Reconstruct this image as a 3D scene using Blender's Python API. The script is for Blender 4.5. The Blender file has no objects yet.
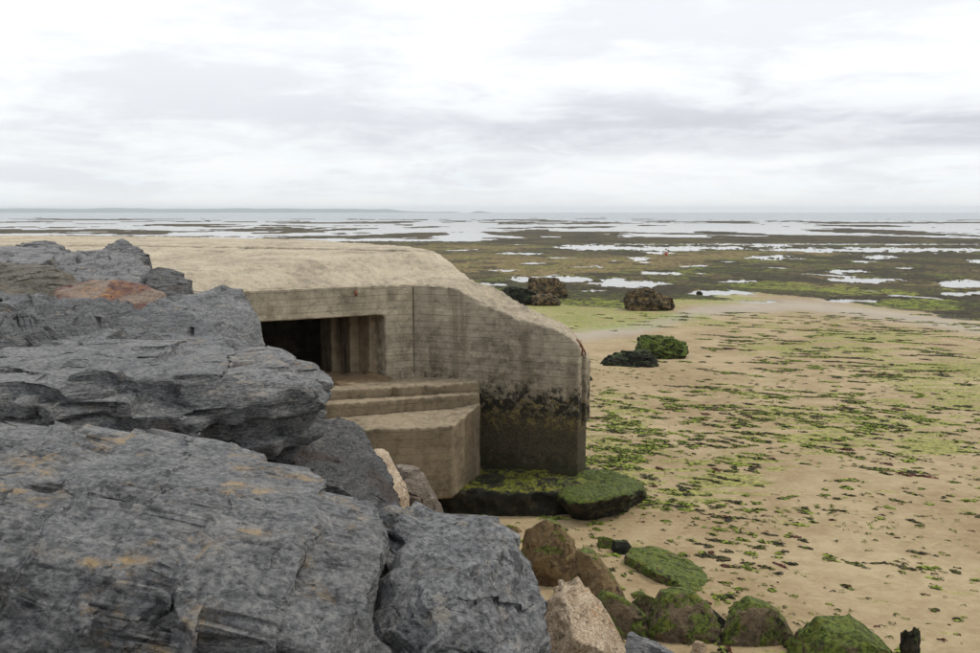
import bpy, bmesh, math, random
import numpy as np
from mathutils import Vector

# ------------------------------------------------------------------ camera, sky, sun
SC = bpy.context.scene
COL = SC.collection
H = 5.8                      # eye height over the sand (m)
F = 953.0                    # focal length in photo pixels (980 x 653)
PITCH = math.atan((326.5 - 211.8) / F)
cam = bpy.data.cameras.new('camera')
cam.sensor_width = 36.0
cam.lens = 36.0 * F / 980.0
cam.clip_start = 0.05
cam.clip_end = 60000.0
cam_ob = bpy.data.objects.new('camera', cam)
COL.objects.link(cam_ob)
cam_ob.location = (0, 0, H)
cam_ob.rotation_euler = (math.pi / 2 - PITCH, 0, 0)
SC.camera = cam_ob

SUN_EL = math.radians(50)
SUN_AZ = math.radians(66)    # clockwise from +Y (the way the camera looks)
world = bpy.data.worlds.new('World')
SC.world = world
world.use_nodes = True


class NT:
    """tiny node-tree writer"""
    def __init__(self, tree):
        self.t = tree
        self.t.nodes.clear()

    def n(self, kind, props=None, **ins):
        nd = self.t.nodes.new(kind)
        for k, v in (props or {}).items():
            setattr(nd, k, v)
        for k, v in ins.items():
            self.set(nd, k, v)
        return nd

    def set(self, nd, k, v):
        key = int(k[1:]) if (k[0] == 'i' and k[1:].isdigit()) else k.replace('_', ' ')
        s = nd.inputs[key]
        if isinstance(v, bpy.types.NodeSocket):
            self.t.links.new(v, s)
        elif isinstance(v, bpy.types.Node):
            self.t.links.new(v.outputs[0], s)
        else:
            s.default_value = v

    def math(self, op, a, b=0.0, c=0.0, clamp=False):
        return self.n('ShaderNodeMath', {'operation': op, 'use_clamp': clamp}, i0=a, i1=b, i2=c).outputs[0]

    def vmath(self, op, a, b=(0, 0, 0)):
        return self.n('ShaderNodeVectorMath', {'operation': op}, i0=a, i1=b).outputs[0]

    def noise(self, vec, scale, detail=6.0, rough=0.55, dist=0.0):
        return self.n('ShaderNodeTexNoise', None, Vector=vec, Scale=scale, Detail=detail,
                      Roughness=rough, Distortion=dist).outputs[0]

    def rng(self, v, a, b, c=0.0, d=1.0, smooth=True):
        return self.n('ShaderNodeMapRange', {'interpolation_type': 'SMOOTHSTEP' if smooth else 'LINEAR', 'clamp': True},
                      i0=v, i1=a, i2=b, i3=c, i4=d).outputs[0]

    def mix(self, f, a, b, mode='MIX'):
        nd = self.n('ShaderNodeMix', {'data_type': 'RGBA', 'blend_type': mode, 'clamp_factor': True})
        self.set(nd, 'i0', f); self.set(nd, 'i6', a); self.set(nd, 'i7', b)
        return nd.outputs[2]

    def ramp(self, v, stops):
        nd = self.n('ShaderNodeValToRGB', None, Fac=v)
        el = nd.color_ramp.elements
        while len(el) < len(stops):
            el.new(0.5)
        for e, (p, c) in zip(el, stops):
            e.position = p
            e.color = (c[0], c[1], c[2], 1)
        return nd.outputs[0]

    def bump(self, h, strength, dist, normal=None):
        nd = self.n('ShaderNodeBump', None, Strength=strength, Distance=dist, Height=h)
        if normal is not None:
            self.set(nd, 'Normal', normal)
        return nd.outputs[0]


def C4(r, g, b):
    return (r, g, b, 1.0)


# overcast cloud deck over a Nishita sky: the deck is a function of direction only
w = NT(world.node_tree)
geo = w.n('ShaderNodeTexCoord').outputs['Generated']
sep = w.n('ShaderNodeSeparateXYZ', None, Vector=geo)
dx, dy, dz = sep.outputs
sky = w.n('ShaderNodeTexSky', {'sky_type': 'NISHITA', 'sun_disc': False, 'sun_elevation': SUN_EL,
                               'sun_rotation': SUN_AZ, 'air_density': 1.0, 'dust_density': 2.0})
zpos = w.math('MAXIMUM', dz, 0.0)
# perspective of a flat cloud deck, softened close to the horizon
inv = w.math('DIVIDE', 1.0, w.math('ADD', zpos, 0.11))
cx = w.math('MULTIPLY', dx, inv)
cy = w.math('MULTIPLY', dy, inv)
deck = w.n('ShaderNodeCombineXYZ', None, X=cx, Y=cy, Z=0.0).outputs[0]
band = w.n('ShaderNodeCombineXYZ', None, X=w.math('MULTIPLY', dx, 3.0), Y=w.math('MULTIPLY', dy, 3.0),
           Z=w.math('MULTIPLY', zpos, 11.5)).outputs[0]
nA = w.noise(w.vmath('ADD', deck, (3.1, 0.7, 0.0)), 1.05, 9.0, 0.58, 0.6)
nB = w.noise(w.vmath('ADD', band, (1.3, 4.2, 2.0)), 1.25, 8.0, 0.52, 0.4)
nC = w.noise(w.vmath('ADD', band, (7.3, 1.2, 5.0)), 4.2, 9.0, 0.62, 0.5)
dens = w.math('ADD', w.math('MULTIPLY', nA, 0.42), w.math('ADD', w.math('MULTIPLY', nB, 0.52), w.math('MULTIPLY', nC, 0.26)))
# the long lilac bank a few degrees up, heavier to the right
bz = w.math('SUBTRACT', zpos, w.math('ADD', 0.064, w.math('ADD', w.math('MULTIPLY', w.math('SUBTRACT', nB, 0.5), 0.05), w.math('MULTIPLY', w.math('SUBTRACT', nC, 0.5), 0.025))))
under = w.rng(bz, -0.010, 0.003)
over = w.rng(bz, 0.085, 0.006)
bank = w.math('MULTIPLY', under, over)
azr = w.rng(w.math('DIVIDE', dx, w.math('MAXIMUM', w.math('ABSOLUTE', dy), 0.05)), -0.40, 0.30, 0.18, 1.0)
bank = w.math('MULTIPLY', bank, azr)
shade = w.math('ADD', w.math('MULTIPLY', w.rng(dens, 0.51, 0.68), 0.46), w.math('MULTIPLY', bank, 0.55))
ccol = w.ramp(shade, [(0.0, (0.915, 0.93, 0.935)), (0.28, (0.825, 0.845, 0.87)), (0.58, (0.72, 0.735, 0.775)), (1.0, (0.56, 0.575, 0.625))])
# thin creamy brightness low over the sea and pale blue in the breaks
low = w.rng(zpos, 0.032, 0.0)
ccol = w.mix(w.math('MULTIPLY', low, 0.75), ccol, C4(0.985, 0.985, 0.945))
brk = w.math('MULTIPLY', w.rng(nC, 0.46, 0.34), w.rng(zpos, 0.10, 0.03))
ccol = w.mix(w.math('MULTIPLY', brk, 0.55), ccol, C4(0.86, 0.93, 0.97))
blue = w.n('ShaderNodeVectorMath', {'operation': 'SCALE'}, i0=sky.outputs[0])
blue.inputs['Scale'].default_value = 0.11
zen = w.n('ShaderNodeVectorMath', {'operation': 'SCALE'}, i0=ccol)
w.set(zen, 'Scale', w.math('ADD', 0.99, w.math('MULTIPLY', zpos, 0.55)))
full = w.mix(0.955, blue.outputs[0], zen.outputs[0])
bg = w.n('ShaderNodeBackground', None, Color=full, Strength=1.0)
w.n('ShaderNodeOutputWorld', None, Surface=bg.outputs[0])

sun = bpy.data.lights.new('sun', 'SUN')
sun.energy = 1.5
sun.angle = math.radians(10)
sun.color = (1.0, 0.93, 0.80)
sun_ob = bpy.data.objects.new('sun', sun)
COL.objects.link(sun_ob)
sdir = Vector((math.sin(SUN_AZ) * math.cos(SUN_EL), math.cos(SUN_AZ) * math.cos(SUN_EL), math.sin(SUN_EL)))
sun_ob.rotation_euler = sdir.to_track_quat('Z', 'Y').to_euler()
sun_ob.location = (0, 0, 40)

vs = SC.view_settings
vs.view_transform = 'Standard'
vs.look = 'None'
vs.exposure = 0.16
vs.gamma = 1.0

# ------------------------------------------------------------------ numbers
CP, SP = math.cos(PITCH), math.sin(PITCH)


def ray(px, py):
    u = (px - 490.0) / F
    v = (326.5 - py) / F
    return np.array([u, CP + v * SP, -SP + v * CP])


def at(px, py, d):
    """the point on the sight line of a photo pixel at forward distance d (m)"""
    r = ray(px, py)
    return np.array([0, 0, H]) + r * (d / r[1])


def atz(px, py, z):
    """the point on the sight line of a photo pixel at height z"""
    r = ray(px, py)
    return np.array([0, 0, H]) + r * ((z - H) / r[2])


def base_z(y):
    """the foreshore falls gently seaward"""
    y = np.asarray(y, float)
    a = np.clip((y - 12.0) / 260.0, 0, 1)
    return -2.35 * (1 - (1 - a) ** 2.0)


def ground_at(px, py):
    r = ray(px, py)
    lo, hi = 2.0, 4000.0
    for _ in range(60):
        m = 0.5 * (lo + hi)
        z = H + r[2] * (m / r[1])
        if z > base_z(m):
            lo = m
        else:
            hi = m
    return at(px, py, lo)


def project(x, y, z):
    dzv = z - H
    dep = y * CP - dzv * SP
    up = y * SP + dzv * CP
    return 490 + F * x / dep, 326.5 - F * up / dep


def _hash(ix, iy, iz, seed):
    h = (ix.astype(np.int64) * 374761393 + iy.astype(np.int64) * 668265263 + iz.astype(np.int64) * 2147483647 + seed * 974711) & 0xFFFFFFFF
    h = ((h ^ (h >> 13)) * 1274126177) & 0xFFFFFFFF
    return (h ^ (h >> 16)) & 0xFFFFFFFF


G = np.array([[1, 1, 0], [-1, 1, 0], [1, -1, 0], [-1, -1, 0], [1, 0, 1], [-1, 0, 1], [1, 0, -1], [-1, 0, -1],
              [0, 1, 1], [0, -1, 1], [0, 1, -1], [0, -1, -1], [1, 1, 0], [-1, 1, 0], [0, -1, 1], [0, -1, -1]], float)


def perlin(p, seed=0):
    i = np.floor(p).astype(np.int64)
    f = p - i
    u = f * f * f * (f * (f * 6 - 15) + 10)
    out = None
    res = np.zeros(len(p))
    for a in (0, 1):
        wx = u[:, 0] if a else 1 - u[:, 0]
        for b in (0, 1):
            wy = u[:, 1] if b else 1 - u[:, 1]
            for c in (0, 1):
                wz = u[:, 2] if c else 1 - u[:, 2]
                g = G[_hash(i[:, 0] + a, i[:, 1] + b, i[:, 2] + c, seed) & 15]
                d = g[:, 0] * (f[:, 0] - a) + g[:, 1] * (f[:, 1] - b) + g[:, 2] * (f[:, 2] - c)
                res += wx * wy * wz * d
    return res


def fbm(p, octv=4, seed=0, gain=0.5, lac=2.03):
    s = np.zeros(len(p)); a = 1.0; q = p.copy(); t = 0
    for o in range(octv):
        s += a * perlin(q, seed + o * 17)
        t += a
        a *= gain
        q = q * lac + 11.3
    return s / t


def vnormals(P, Fc):
    n = np.cross(P[Fc[:, 1]] - P[Fc[:, 0]], P[Fc[:, 2]] - P[Fc[:, 0]])
    N = np.zeros_like(P)
    for i in range(3):
        for ax in range(3):
            N[:, ax] += np.bincount(Fc[:, i], n[:, ax], len(P))
    return N / (np.linalg.norm(N, axis=1)[:, None] + 1e-12)


def planarise(P, Fc, cnt, mixf, rs, b, jit, off, squash=0.5):
    """break the skin into irregular patches and press every patch towards a plane of its own: fracture faces"""
    si = rs.choice(len(P), cnt, replace=False)
    M = (P - squash * (P @ b)[:, None] * b).astype(np.float32)
    S = M[si]
    s2 = (S * S).sum(1)
    idx = np.empty(len(P), np.int64)
    for k0 in range(0, len(P), 20000):
        k1 = min(len(P), k0 + 20000)
        idx[k0:k1] = np.argmin(s2[None, :] - 2.0 * (M[k0:k1] @ S.T), axis=1)
    N = vnormals(P, Fc)
    num = np.maximum(np.bincount(idx, minlength=cnt), 1)[:, None]
    C = np.stack([np.bincount(idx, P[:, i], cnt) for i in range(3)], 1) / num
    Q = np.stack([np.bincount(idx, N[:, i], cnt) for i in range(3)], 1)
    flat = sstep(0.80, 0.95, np.linalg.norm(Q, axis=1) / num[:, 0])      # leave patches that wrap an edge alone
    Q = Q / (np.linalg.norm(Q, axis=1)[:, None] + 1e-9) + rs.normal(0, jit, (cnt, 3))
    Q /= np.linalg.norm(Q, axis=1)[:, None]
    o = rs.uniform(-1, 1, cnt) * off
    d = ((P - C[idx]) * Q[idx]).sum(1) - o[idx]
    return P - (mixf * flat[idx] * d)[:, None] * Q[idx]


def fbm2(x, y, octv=4, seed=0, gain=0.5):
    sh = x.shape
    p = np.stack([x.ravel(), y.ravel(), np.full(x.size, 0.37 + seed)], 1)
    return fbm(p, octv, seed, gain).reshape(sh)


def sstep(a, b, x):
    t = np.clip((x - a) / (b - a), 0, 1)
    return t * t * (3 - 2 * t)


# ------------------------------------------------------------------ mesh plumbing
def np_mesh(name, V, Fq, smooth=True):
    me = bpy.data.meshes.new(name)
    V = np.asarray(V, np.float32)
    Fq = np.asarray(Fq, np.int32)
    k = Fq.shape[1]
    me.vertices.add(len(V)); me.vertices.foreach_set('co', V.ravel())
    me.loops.add(Fq.size); me.loops.foreach_set('vertex_index', Fq.ravel())
    me.polygons.add(len(Fq))
    me.polygons.foreach_set('loop_start', np.arange(0, Fq.size, k, dtype=np.int32))
    me.polygons.foreach_set('use_smooth', np.full(len(Fq), smooth))
    me.update(calc_edges=True)
    return me


def link(name, me, mat=None, parent=None, loc=None):
    o = bpy.data.objects.new(name, me)
    COL.objects.link(o)
    if mat is not None and me is not None:
        me.materials.clear(); me.materials.append(mat)
    if parent is not None:
        o.parent = parent
    if loc is not None:
        o.location = loc
    return o


def tag(o, label=None, cat=None, group=None, kind=None):
    if label: o['label'] = label
    if cat: o['category'] = cat
    if group: o['group'] = group
    if kind: o['kind'] = kind
    return o


def add_attr(me, name, vals):
    a = me.attributes.new(name, 'FLOAT', 'POINT')
    a.data.foreach_set('value', np.asarray(vals, np.float32).ravel())


# ------------------------------------------------------------------ materials
def new_mat(name):
    m = bpy.data.materials.new(name)
    m.use_nodes = True
    return m, NT(m.node_tree)


def out(t, bsdf):
    t.n('ShaderNodeOutputMaterial', None, Surface=bsdf.outputs[0])


def slate(name, dark=(0.030, 0.031, 0.033), mid=(0.128, 0.130, 0.133), light=(0.275, 0.272, 0.262),
          ochre=0.3, ochre_col=(0.33, 0.225, 0.10), bed=(0.3, 0.2, 1.0), flecks=0.5, veins=0.3, rough=0.6, stretch=5.0,
          second=None, second_amt=0.0, fine=1.0, shift=0.0):
    m, t = new_mat(name)
    ob = t.n('ShaderNodeTexCoord').outputs['Object']
    ob = t.vmath('ADD', ob, (shift, shift * 0.7, -shift * 0.4))
    b = Vector(bed).normalized()
    rot = b.rotation_difference(Vector((0, 0, 1))).to_euler()
    mp = t.n('ShaderNodeMapping', {'vector_type': 'POINT'}, Vector=ob, Rotation=rot, Scale=(1, 1, stretch)).outputs[0]
    n1 = t.noise(ob, 1.7, 7, 0.6, 0.5)
    n2 = t.noise(mp, 5.0, 11, 0.70, 0.2)
    mp2 = t.n('ShaderNodeMapping', {'vector_type': 'POINT'}, Vector=ob, Rotation=rot, Scale=(1, 1, stretch ** 0.45)).outputs[0]
    n3 = t.noise(mp2, 38.0, 8, 0.72, 0.15)
    tone = t.math('ADD', t.math('MULTIPLY', n1, 0.10), t.math('ADD', t.math('MULTIPLY', n2, 0.32), t.math('MULTIPLY', n3, 0.70)))
    col = t.ramp(tone, [(0.46, dark), (0.555, mid), (0.67, light)])
    if second is not None:
        sm = t.rng(t.noise(t.vmath('ADD', ob, (4.4, 1.1, 9.0)), 1.5, 6, 0.6, 0.9), 0.62 - 0.25 * second_amt, 0.70 - 0.25 * second_amt)
        col = t.mix(sm, col, t.mix(n2, C4(*[c * 0.55 for c in second]), C4(*[c * 1.35 for c in second])))
    om = t.math('MULTIPLY', t.rng(t.noise(t.vmath('ADD', ob, (9.1, 2.7, 0.3)), 2.3, 5, 0.6, 0.8), 0.66 - 0.22 * ochre, 0.78 - 0.22 * ochre),
                t.rng(t.noise(mp2, 11.0, 6, 0.7, 0.6), 0.44, 0.62))
    col = t.mix(t.math('MULTIPLY', om, 0.9), col, t.mix(n3, C4(*[c * 0.55 for c in ochre_col]), C4(*[min(1, c * 1.7) for c in ochre_col])))
    fm = t.rng(t.noise(mp, 26.0, 5, 0.7, 1.0), 0.64, 0.74)
    col = t.mix(t.math('MULTIPLY', fm, flecks), col, C4(0.40, 0.39, 0.36))
    # pale tan scuffs and open pits with their inner shade put into the colour
    sc_ = t.math('MULTIPLY', t.rng(t.noise(t.vmath('ADD', mp2, (6.0, 1.0, 2.0)), 7.5, 9, 0.74, 0.4), 0.56, 0.63), t.rng(t.noise(ob, 1.1, 4, 0.6), 0.42, 0.56))
    col = t.mix(t.math('MULTIPLY', sc_, 0.55), col, C4(0.36, 0.315, 0.245))
    pit = t.rng(t.noise(t.vmath('ADD', mp2, (2.0, 5.0, 7.0)), 5.0, 9, 0.72, 0.3), 0.405, 0.375)
    col = t.mix(t.math('MULTIPLY', pit, 0.7), col, C4(*[c * 0.6 for c in dark]))
    vn = t.noise(t.vmath('ADD', ob, (2.0, 7.0, 3.0)), 1.9, 5, 0.55, 1.5)
    vm = t.math('MULTIPLY', t.rng(t.math('ABSOLUTE', t.math('SUBTRACT', vn, 0.5)), 0.006, 0.001), t.rng(n1, 0.5, 0.6))
    col = t.mix(t.math('MULTIPLY', vm, veins), col, C4(0.42, 0.40, 0.36))
    h = t.math('ADD', t.math('MULTIPLY', n2, 1.0), t.math('ADD', t.math('MULTIPLY', n3, 0.45),
                                                       t.math('MULTIPLY', t.noise(ob, 70.0, 4, 0.6), 0.10)))
    cr = t.noise(t.vmath('ADD', mp, (5.0, 3.0, 1.0)), 1.5, 6, 0.55, 0.3)
    crack = t.rng(t.math('ABSOLUTE', t.math('SUBTRACT', cr, 0.5)), 0.0, 0.012, -0.16, 0.0)
    fl = t.noise(t.vmath('ADD', mp, (1.0, 8.0, 3.0)), 1.6, 5, 0.6, 0.15)
    flake = t.math('DIVIDE', t.math('FLOOR', t.math('MULTIPLY', fl, 26.0)), 26.0)
    vo = t.n('ShaderNodeTexVoronoi', {'feature': 'F1'}, Vector=t.vmath('ADD', mp2, (0.3, 0.1, 0.2)), Scale=4.5)
    chipn = t.math('MULTIPLY', t.n('ShaderNodeSeparateColor', None, Color=vo.outputs['Color']).outputs[0], 0.5)
    h = t.math('ADD', t.math('ADD', h, crack), t.math('ADD', t.math('MULTIPLY', flake, 3.0), t.math('SUBTRACT', chipn, t.math('MULTIPLY', vo.outputs['Distance'], 0.4))))
    h = t.math('SUBTRACT', h, t.math('MULTIPLY', pit, 0.35))
    nrm = t.bump(h, 1.0, 0.06 * fine)
    rg = t.rng(n3, 0.3, 0.7, rough - 0.1, rough + 0.12)
    bs = t.n('ShaderNodeBsdfPrincipled', None, Base_Color=col, Roughness=rg, Normal=nrm)
    bs.inputs['Specular IOR Level'].default_value = 0.42
    out(t, bs)
    return m


def weedy(name, rock=(0.16, 0.11, 0.055), rock2=(0.06, 0.045, 0.025), green=(0.080, 0.108, 0.014), dark=(0.012, 0.012, 0.007),
          cover=0.5, darkness=0.4, up=0.45, fine=1.0):
    """foreshore rock with green weed on what faces up and black weed in places"""
    m, t = new_mat(name)
    tc = t.n('ShaderNodeTexCoord')
    ob = tc.outputs['Object']
    nz = t.n('ShaderNodeSeparateXYZ', None, Vector=t.n('ShaderNodeNewGeometry').outputs['Normal']).outputs[2]
    n1 = t.noise(ob, 3.2, 7, 0.65, 0.5)
    n2 = t.noise(ob, 17.0, 8, 0.66, 0.4)
    col = t.mix(t.rng(n1, 0.44, 0.56), C4(*rock2), C4(*rock))
    col = t.mix(t.rng(n2, 0.35, 0.75, 0.0, 0.45), col, C4(*[c * 1.6 for c in rock]))
    dm = t.rng(t.noise(t.vmath('ADD', ob, (3.0, 1.0, 8.0)), 4.2, 7, 0.65, 0.8), 0.60 - 0.3 * darkness, 0.70 - 0.3 * darkness)
    col = t.mix(t.math('MULTIPLY', dm, 0.92), col, C4(*dark))
    gsel = t.math('ADD', t.math('MULTIPLY', nz, up), t.math('MULTIPLY', t.math('SUBTRACT', t.noise(t.vmath('ADD', ob, (6, 2, 1)), 3.0, 9, 0.74, 0.6), 0.5), 3.2))
    gm = t.rng(gsel, 0.60 - 0.75 * cover, 0.76 - 0.75 * cover)
    gcol = t.mix(t.rng(n2, 0.40, 0.62), C4(*[c * 0.35 for c in green]), C4(*[c * 1.5 for c in green]))
    gcol = t.mix(t.rng(t.noise(ob, 7.0, 5, 0.6), 0.5, 0.7), gcol, C4(green[0] * 1.7, green[1] * 1.35, green[2] * 1.3))
    col = t.mix(t.math('MULTIPLY', gm, 0.95), col, gcol)
    h = t.math('ADD', t.math('MULTIPLY', n2, 0.8), t.math('ADD', t.math('MULTIPLY', t.noise(ob, 55.0, 5, 0.7), 0.3), n1))
    bs = t.n('ShaderNodeBsdfPrincipled', None, Base_Color=col, Roughness=0.72, Normal=t.bump(h, 1.0, 0.06 * fine))
    bs.inputs['Specular IOR Level'].default_value = 0.22
    out(t, bs)
    return m


def concrete(name, tide=True, boards=1.0, base=(0.37, 0.315, 0.225), rough_top=True, grime=0.4, dirt_col=(0.11, 0.085, 0.05)):
    m, t = new_mat(name)
    g = t.n('ShaderNodeNewGeometry')
    pos = g.outputs['Position']
    px, py, pz = t.n('ShaderNodeSeparateXYZ', None, Vector=pos).outputs
    nz = t.n('ShaderNodeSeparateXYZ', None, Vector=g.outputs['Normal']).outputs[2]
    n1 = t.noise(pos, 0.9, 7, 0.6, 0.3)
    n2 = t.noise(pos, 6.0, 9, 0.66, 0.2)
    n3 = t.noise(pos, 34.0, 6, 0.68)
    n4 = t.noise(pos, 85.0, 4, 0.65)
    streak = t.noise(t.n('ShaderNodeMapping', None, Vector=pos, Scale=(1.7, 1.7, 0.22)).outputs[0], 1.0, 8, 0.62, 0.3)
    # shuttering boards: 14 cm courses, each its own tone
    zb = t.math('DIVIDE', t.math('ADD', pz, t.math('MULTIPLY', n1, 0.03)), 0.145)
    cell = t.math('FLOOR', zb)
    fr = t.math('SUBTRACT', zb, cell)
    wn = t.n('ShaderNodeTexWhiteNoise', {'noise_dimensions': '1D'}, W=cell).outputs[0]
    edge = t.rng(t.math('ABSOLUTE', t.math('SUBTRACT', fr, 0.5)), 0.465, 0.5)
    grain = t.noise(t.n('ShaderNodeMapping', None, Vector=pos, Scale=(1.6, 1.6, 42.0)).outputs[0], 1.0, 6, 0.6)
    vert = t.rng(t.math('ABSOLUTE', nz), 0.5, 0.25)
    tone = t.math('ADD', t.math('MULTIPLY', n1, 0.42), t.math('ADD', t.math('MULTIPLY', n2, 0.38), t.math('MULTIPLY', n3, 0.22)))
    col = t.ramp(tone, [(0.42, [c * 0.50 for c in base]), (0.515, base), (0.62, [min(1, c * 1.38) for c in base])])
    bt = t.rng(wn, 0.0, 1.0, 0.86, 1.10, False)
    bt = t.math('ADD', 1.0, t.math('MULTIPLY', t.math('SUBTRACT', bt, 1.0), t.math('MULTIPLY', vert, boards)))
    sc = t.n('ShaderNodeVectorMath', {'operation': 'SCALE'}, i0=col)
    t.set(sc, 'Scale', bt)
    col = sc.outputs[0]
    col = t.mix(t.math('MULTIPLY', t.math('MULTIPLY', edge, vert), t.math('MULTIPLY', t.math('MULTIPLY', t.rng(n2, 0.48, 0.60), t.rng(n1, 0.45, 0.58)), 0.75 * boards)), col, C4(0.07, 0.055, 0.035))
    # run-off streaks
    sm = t.math('MULTIPLY', t.rng(streak, 0.50, 0.62), t.math('MULTIPLY', vert, grime))
    col = t.mix(sm, col, C4(*dirt_col))
    if rough_top:
        # exposed aggregate on what faces up
        vor = t.n('ShaderNodeTexVoronoi', {'feature': 'F1'}, Vector=pos, Scale=22.0)
        peb = t.mix(t.rng(vor.outputs['Distance'], 0.15, 0.5), t.mix(0.5, vor.outputs['Color'], C4(0.5, 0.42, 0.32)), C4(0.22, 0.17, 0.11))
        upm = t.math('MULTIPLY', t.rng(nz, 0.25, 0.6), t.rng(n2, 0.35, 0.6, 0.15, 0.6))
        col = t.mix(t.math('MULTIPLY', upm, 0.7), col, t.mix(0.5, peb, C4(0.42, 0.345, 0.24)))
    ck = t.noise(t.vmath('ADD', pos, (9.0, 4.0, 2.0)), 0.6, 2, 0.5, 0.2)
    ckm = t.math('MULTIPLY', t.rng(t.math('ABSOLUTE', t.math('SUBTRACT', ck, 0.5)), 0.0025, 0.0008), t.rng(n1, 0.47, 0.54))
    col = t.mix(t.math('MULTIPLY', ckm, 0.5), col, C4(0.05, 0.04, 0.025))
    sp = t.rng(n4, 0.58, 0.66)
    col = t.mix(t.math('MULTIPLY', sp, 0.5), col, C4(0.10, 0.08, 0.05))
    rust = t.math('MULTIPLY', t.rng(t.noise(t.vmath('ADD', pos, (3.3, 8.1, 1.7)), 2.1, 6, 0.66, 0.6), 0.66, 0.76), t.rng(n2, 0.42, 0.6))
    col = t.mix(t.math('MULTIPLY', rust, 0.55), col, C4(0.20, 0.085, 0.03))
    if tide:
        zz = t.math('ADD', pz, t.math('ADD', t.math('MULTIPLY', t.math('SUBTRACT', n1, 0.5), 0.35), t.math('MULTIPLY', t.math('SUBTRACT', n2, 0.5), 1.5)))
        wetl = t.rng(zz, 3.1, 1.9)
        col = t.mix(t.math('MULTIPLY', wetl, 0.45), col, t.mix(t.rng(n2, 0.42, 0.6), C4(0.06, 0.047, 0.028), C4(0.17, 0.135, 0.085)))
        tl = t.rng(zz, 2.40, 1.35)
        col = t.mix(t.math('MULTIPLY', tl, 0.90), col, t.mix(t.rng(n3, 0.42, 0.60), C4(0.022, 0.018, 0.010), C4(0.075, 0.058, 0.028)))
        fine_ = t.noise(t.vmath('ADD', pos, (1, 5, 2)), 7.5, 9, 0.72, 0.4)
        crust = t.math('MULTIPLY', t.math('MULTIPLY', t.rng(zz, 2.0, 1.9), t.rng(zz, 1.15, 1.5)), t.rng(fine_, 0.48, 0.55))
        col = t.mix(t.math('MULTIPLY', crust, 0.85), col, t.mix(t.rng(n3, 0.42, 0.60), C4(0.10, 0.078, 0.022), C4(0.26, 0.20, 0.075)))
        blk = t.math('MULTIPLY', t.math('MULTIPLY', t.rng(zz, 2.25, 1.95), t.rng(zz, 1.35, 1.75)), t.rng(t.noise(t.vmath('ADD', pos, (4, 2, 2)), 4.4, 9, 0.7, 0.5), 0.46, 0.52))
        col = t.mix(t.math('MULTIPLY', blk, 0.92), col, C4(0.012, 0.011, 0.008))
        gr = t.rng(zz, 0.85, 0.5)
        col = t.mix(t.math('MULTIPLY', gr, 0.7), col, C4(0.022, 0.026, 0.009))
    h = t.math('ADD', t.math('MULTIPLY', n3, 0.45), t.math('ADD', t.math('MULTIPLY', n2, 0.7), t.math('MULTIPLY', n4, 0.22)))
    h = t.math('ADD', h, t.math('MULTIPLY', vert, t.math('ADD', t.math('MULTIPLY', edge, -0.35 * boards), t.math('ADD', t.math('MULTIPLY', wn, 0.25 * boards), t.math('MULTIPLY', grain, 0.25 * boards)))))
    bs = t.n('ShaderNodeBsdfPrincipled', None, Base_Color=col, Roughness=0.86, Normal=t.bump(h, 1.0, 0.045))
    bs.inputs['Specular IOR Level'].default_value = 0.25
    out(t, bs)
    return m


def plain(name, c, rough=0.8, var=0.35, scale=20.0, metal=0.0):
    m, t = new_mat(name)
    ob = t.n('ShaderNodeTexCoord').outputs['Object']
    n = t.noise(ob, scale, 6, 0.62)
    col = t.mix(n, C4(*[x * (1 - var) for x in c]), C4(*[min(1, x * (1 + var)) for x in c]))
    bs = t.n('ShaderNodeBsdfPrincipled', None, Base_Color=col, Roughness=rough, Metallic=metal, Normal=t.bump(n, 0.5, 0.01))
    out(t, bs)
    return m


def strand_mat(name, stops, rough=0.8):
    m, t = new_mat(name)
    r = t.n('ShaderNodeNewGeometry').outputs['Random Per Island']
    col = t.ramp(r, stops)
    bs = t.n('ShaderNodeBsdfPrincipled', None, Base_Color=col, Roughness=rough)
    bs.inputs['Specular IOR Level'].default_value = 0.15
    out(t, bs)
    return m


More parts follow.
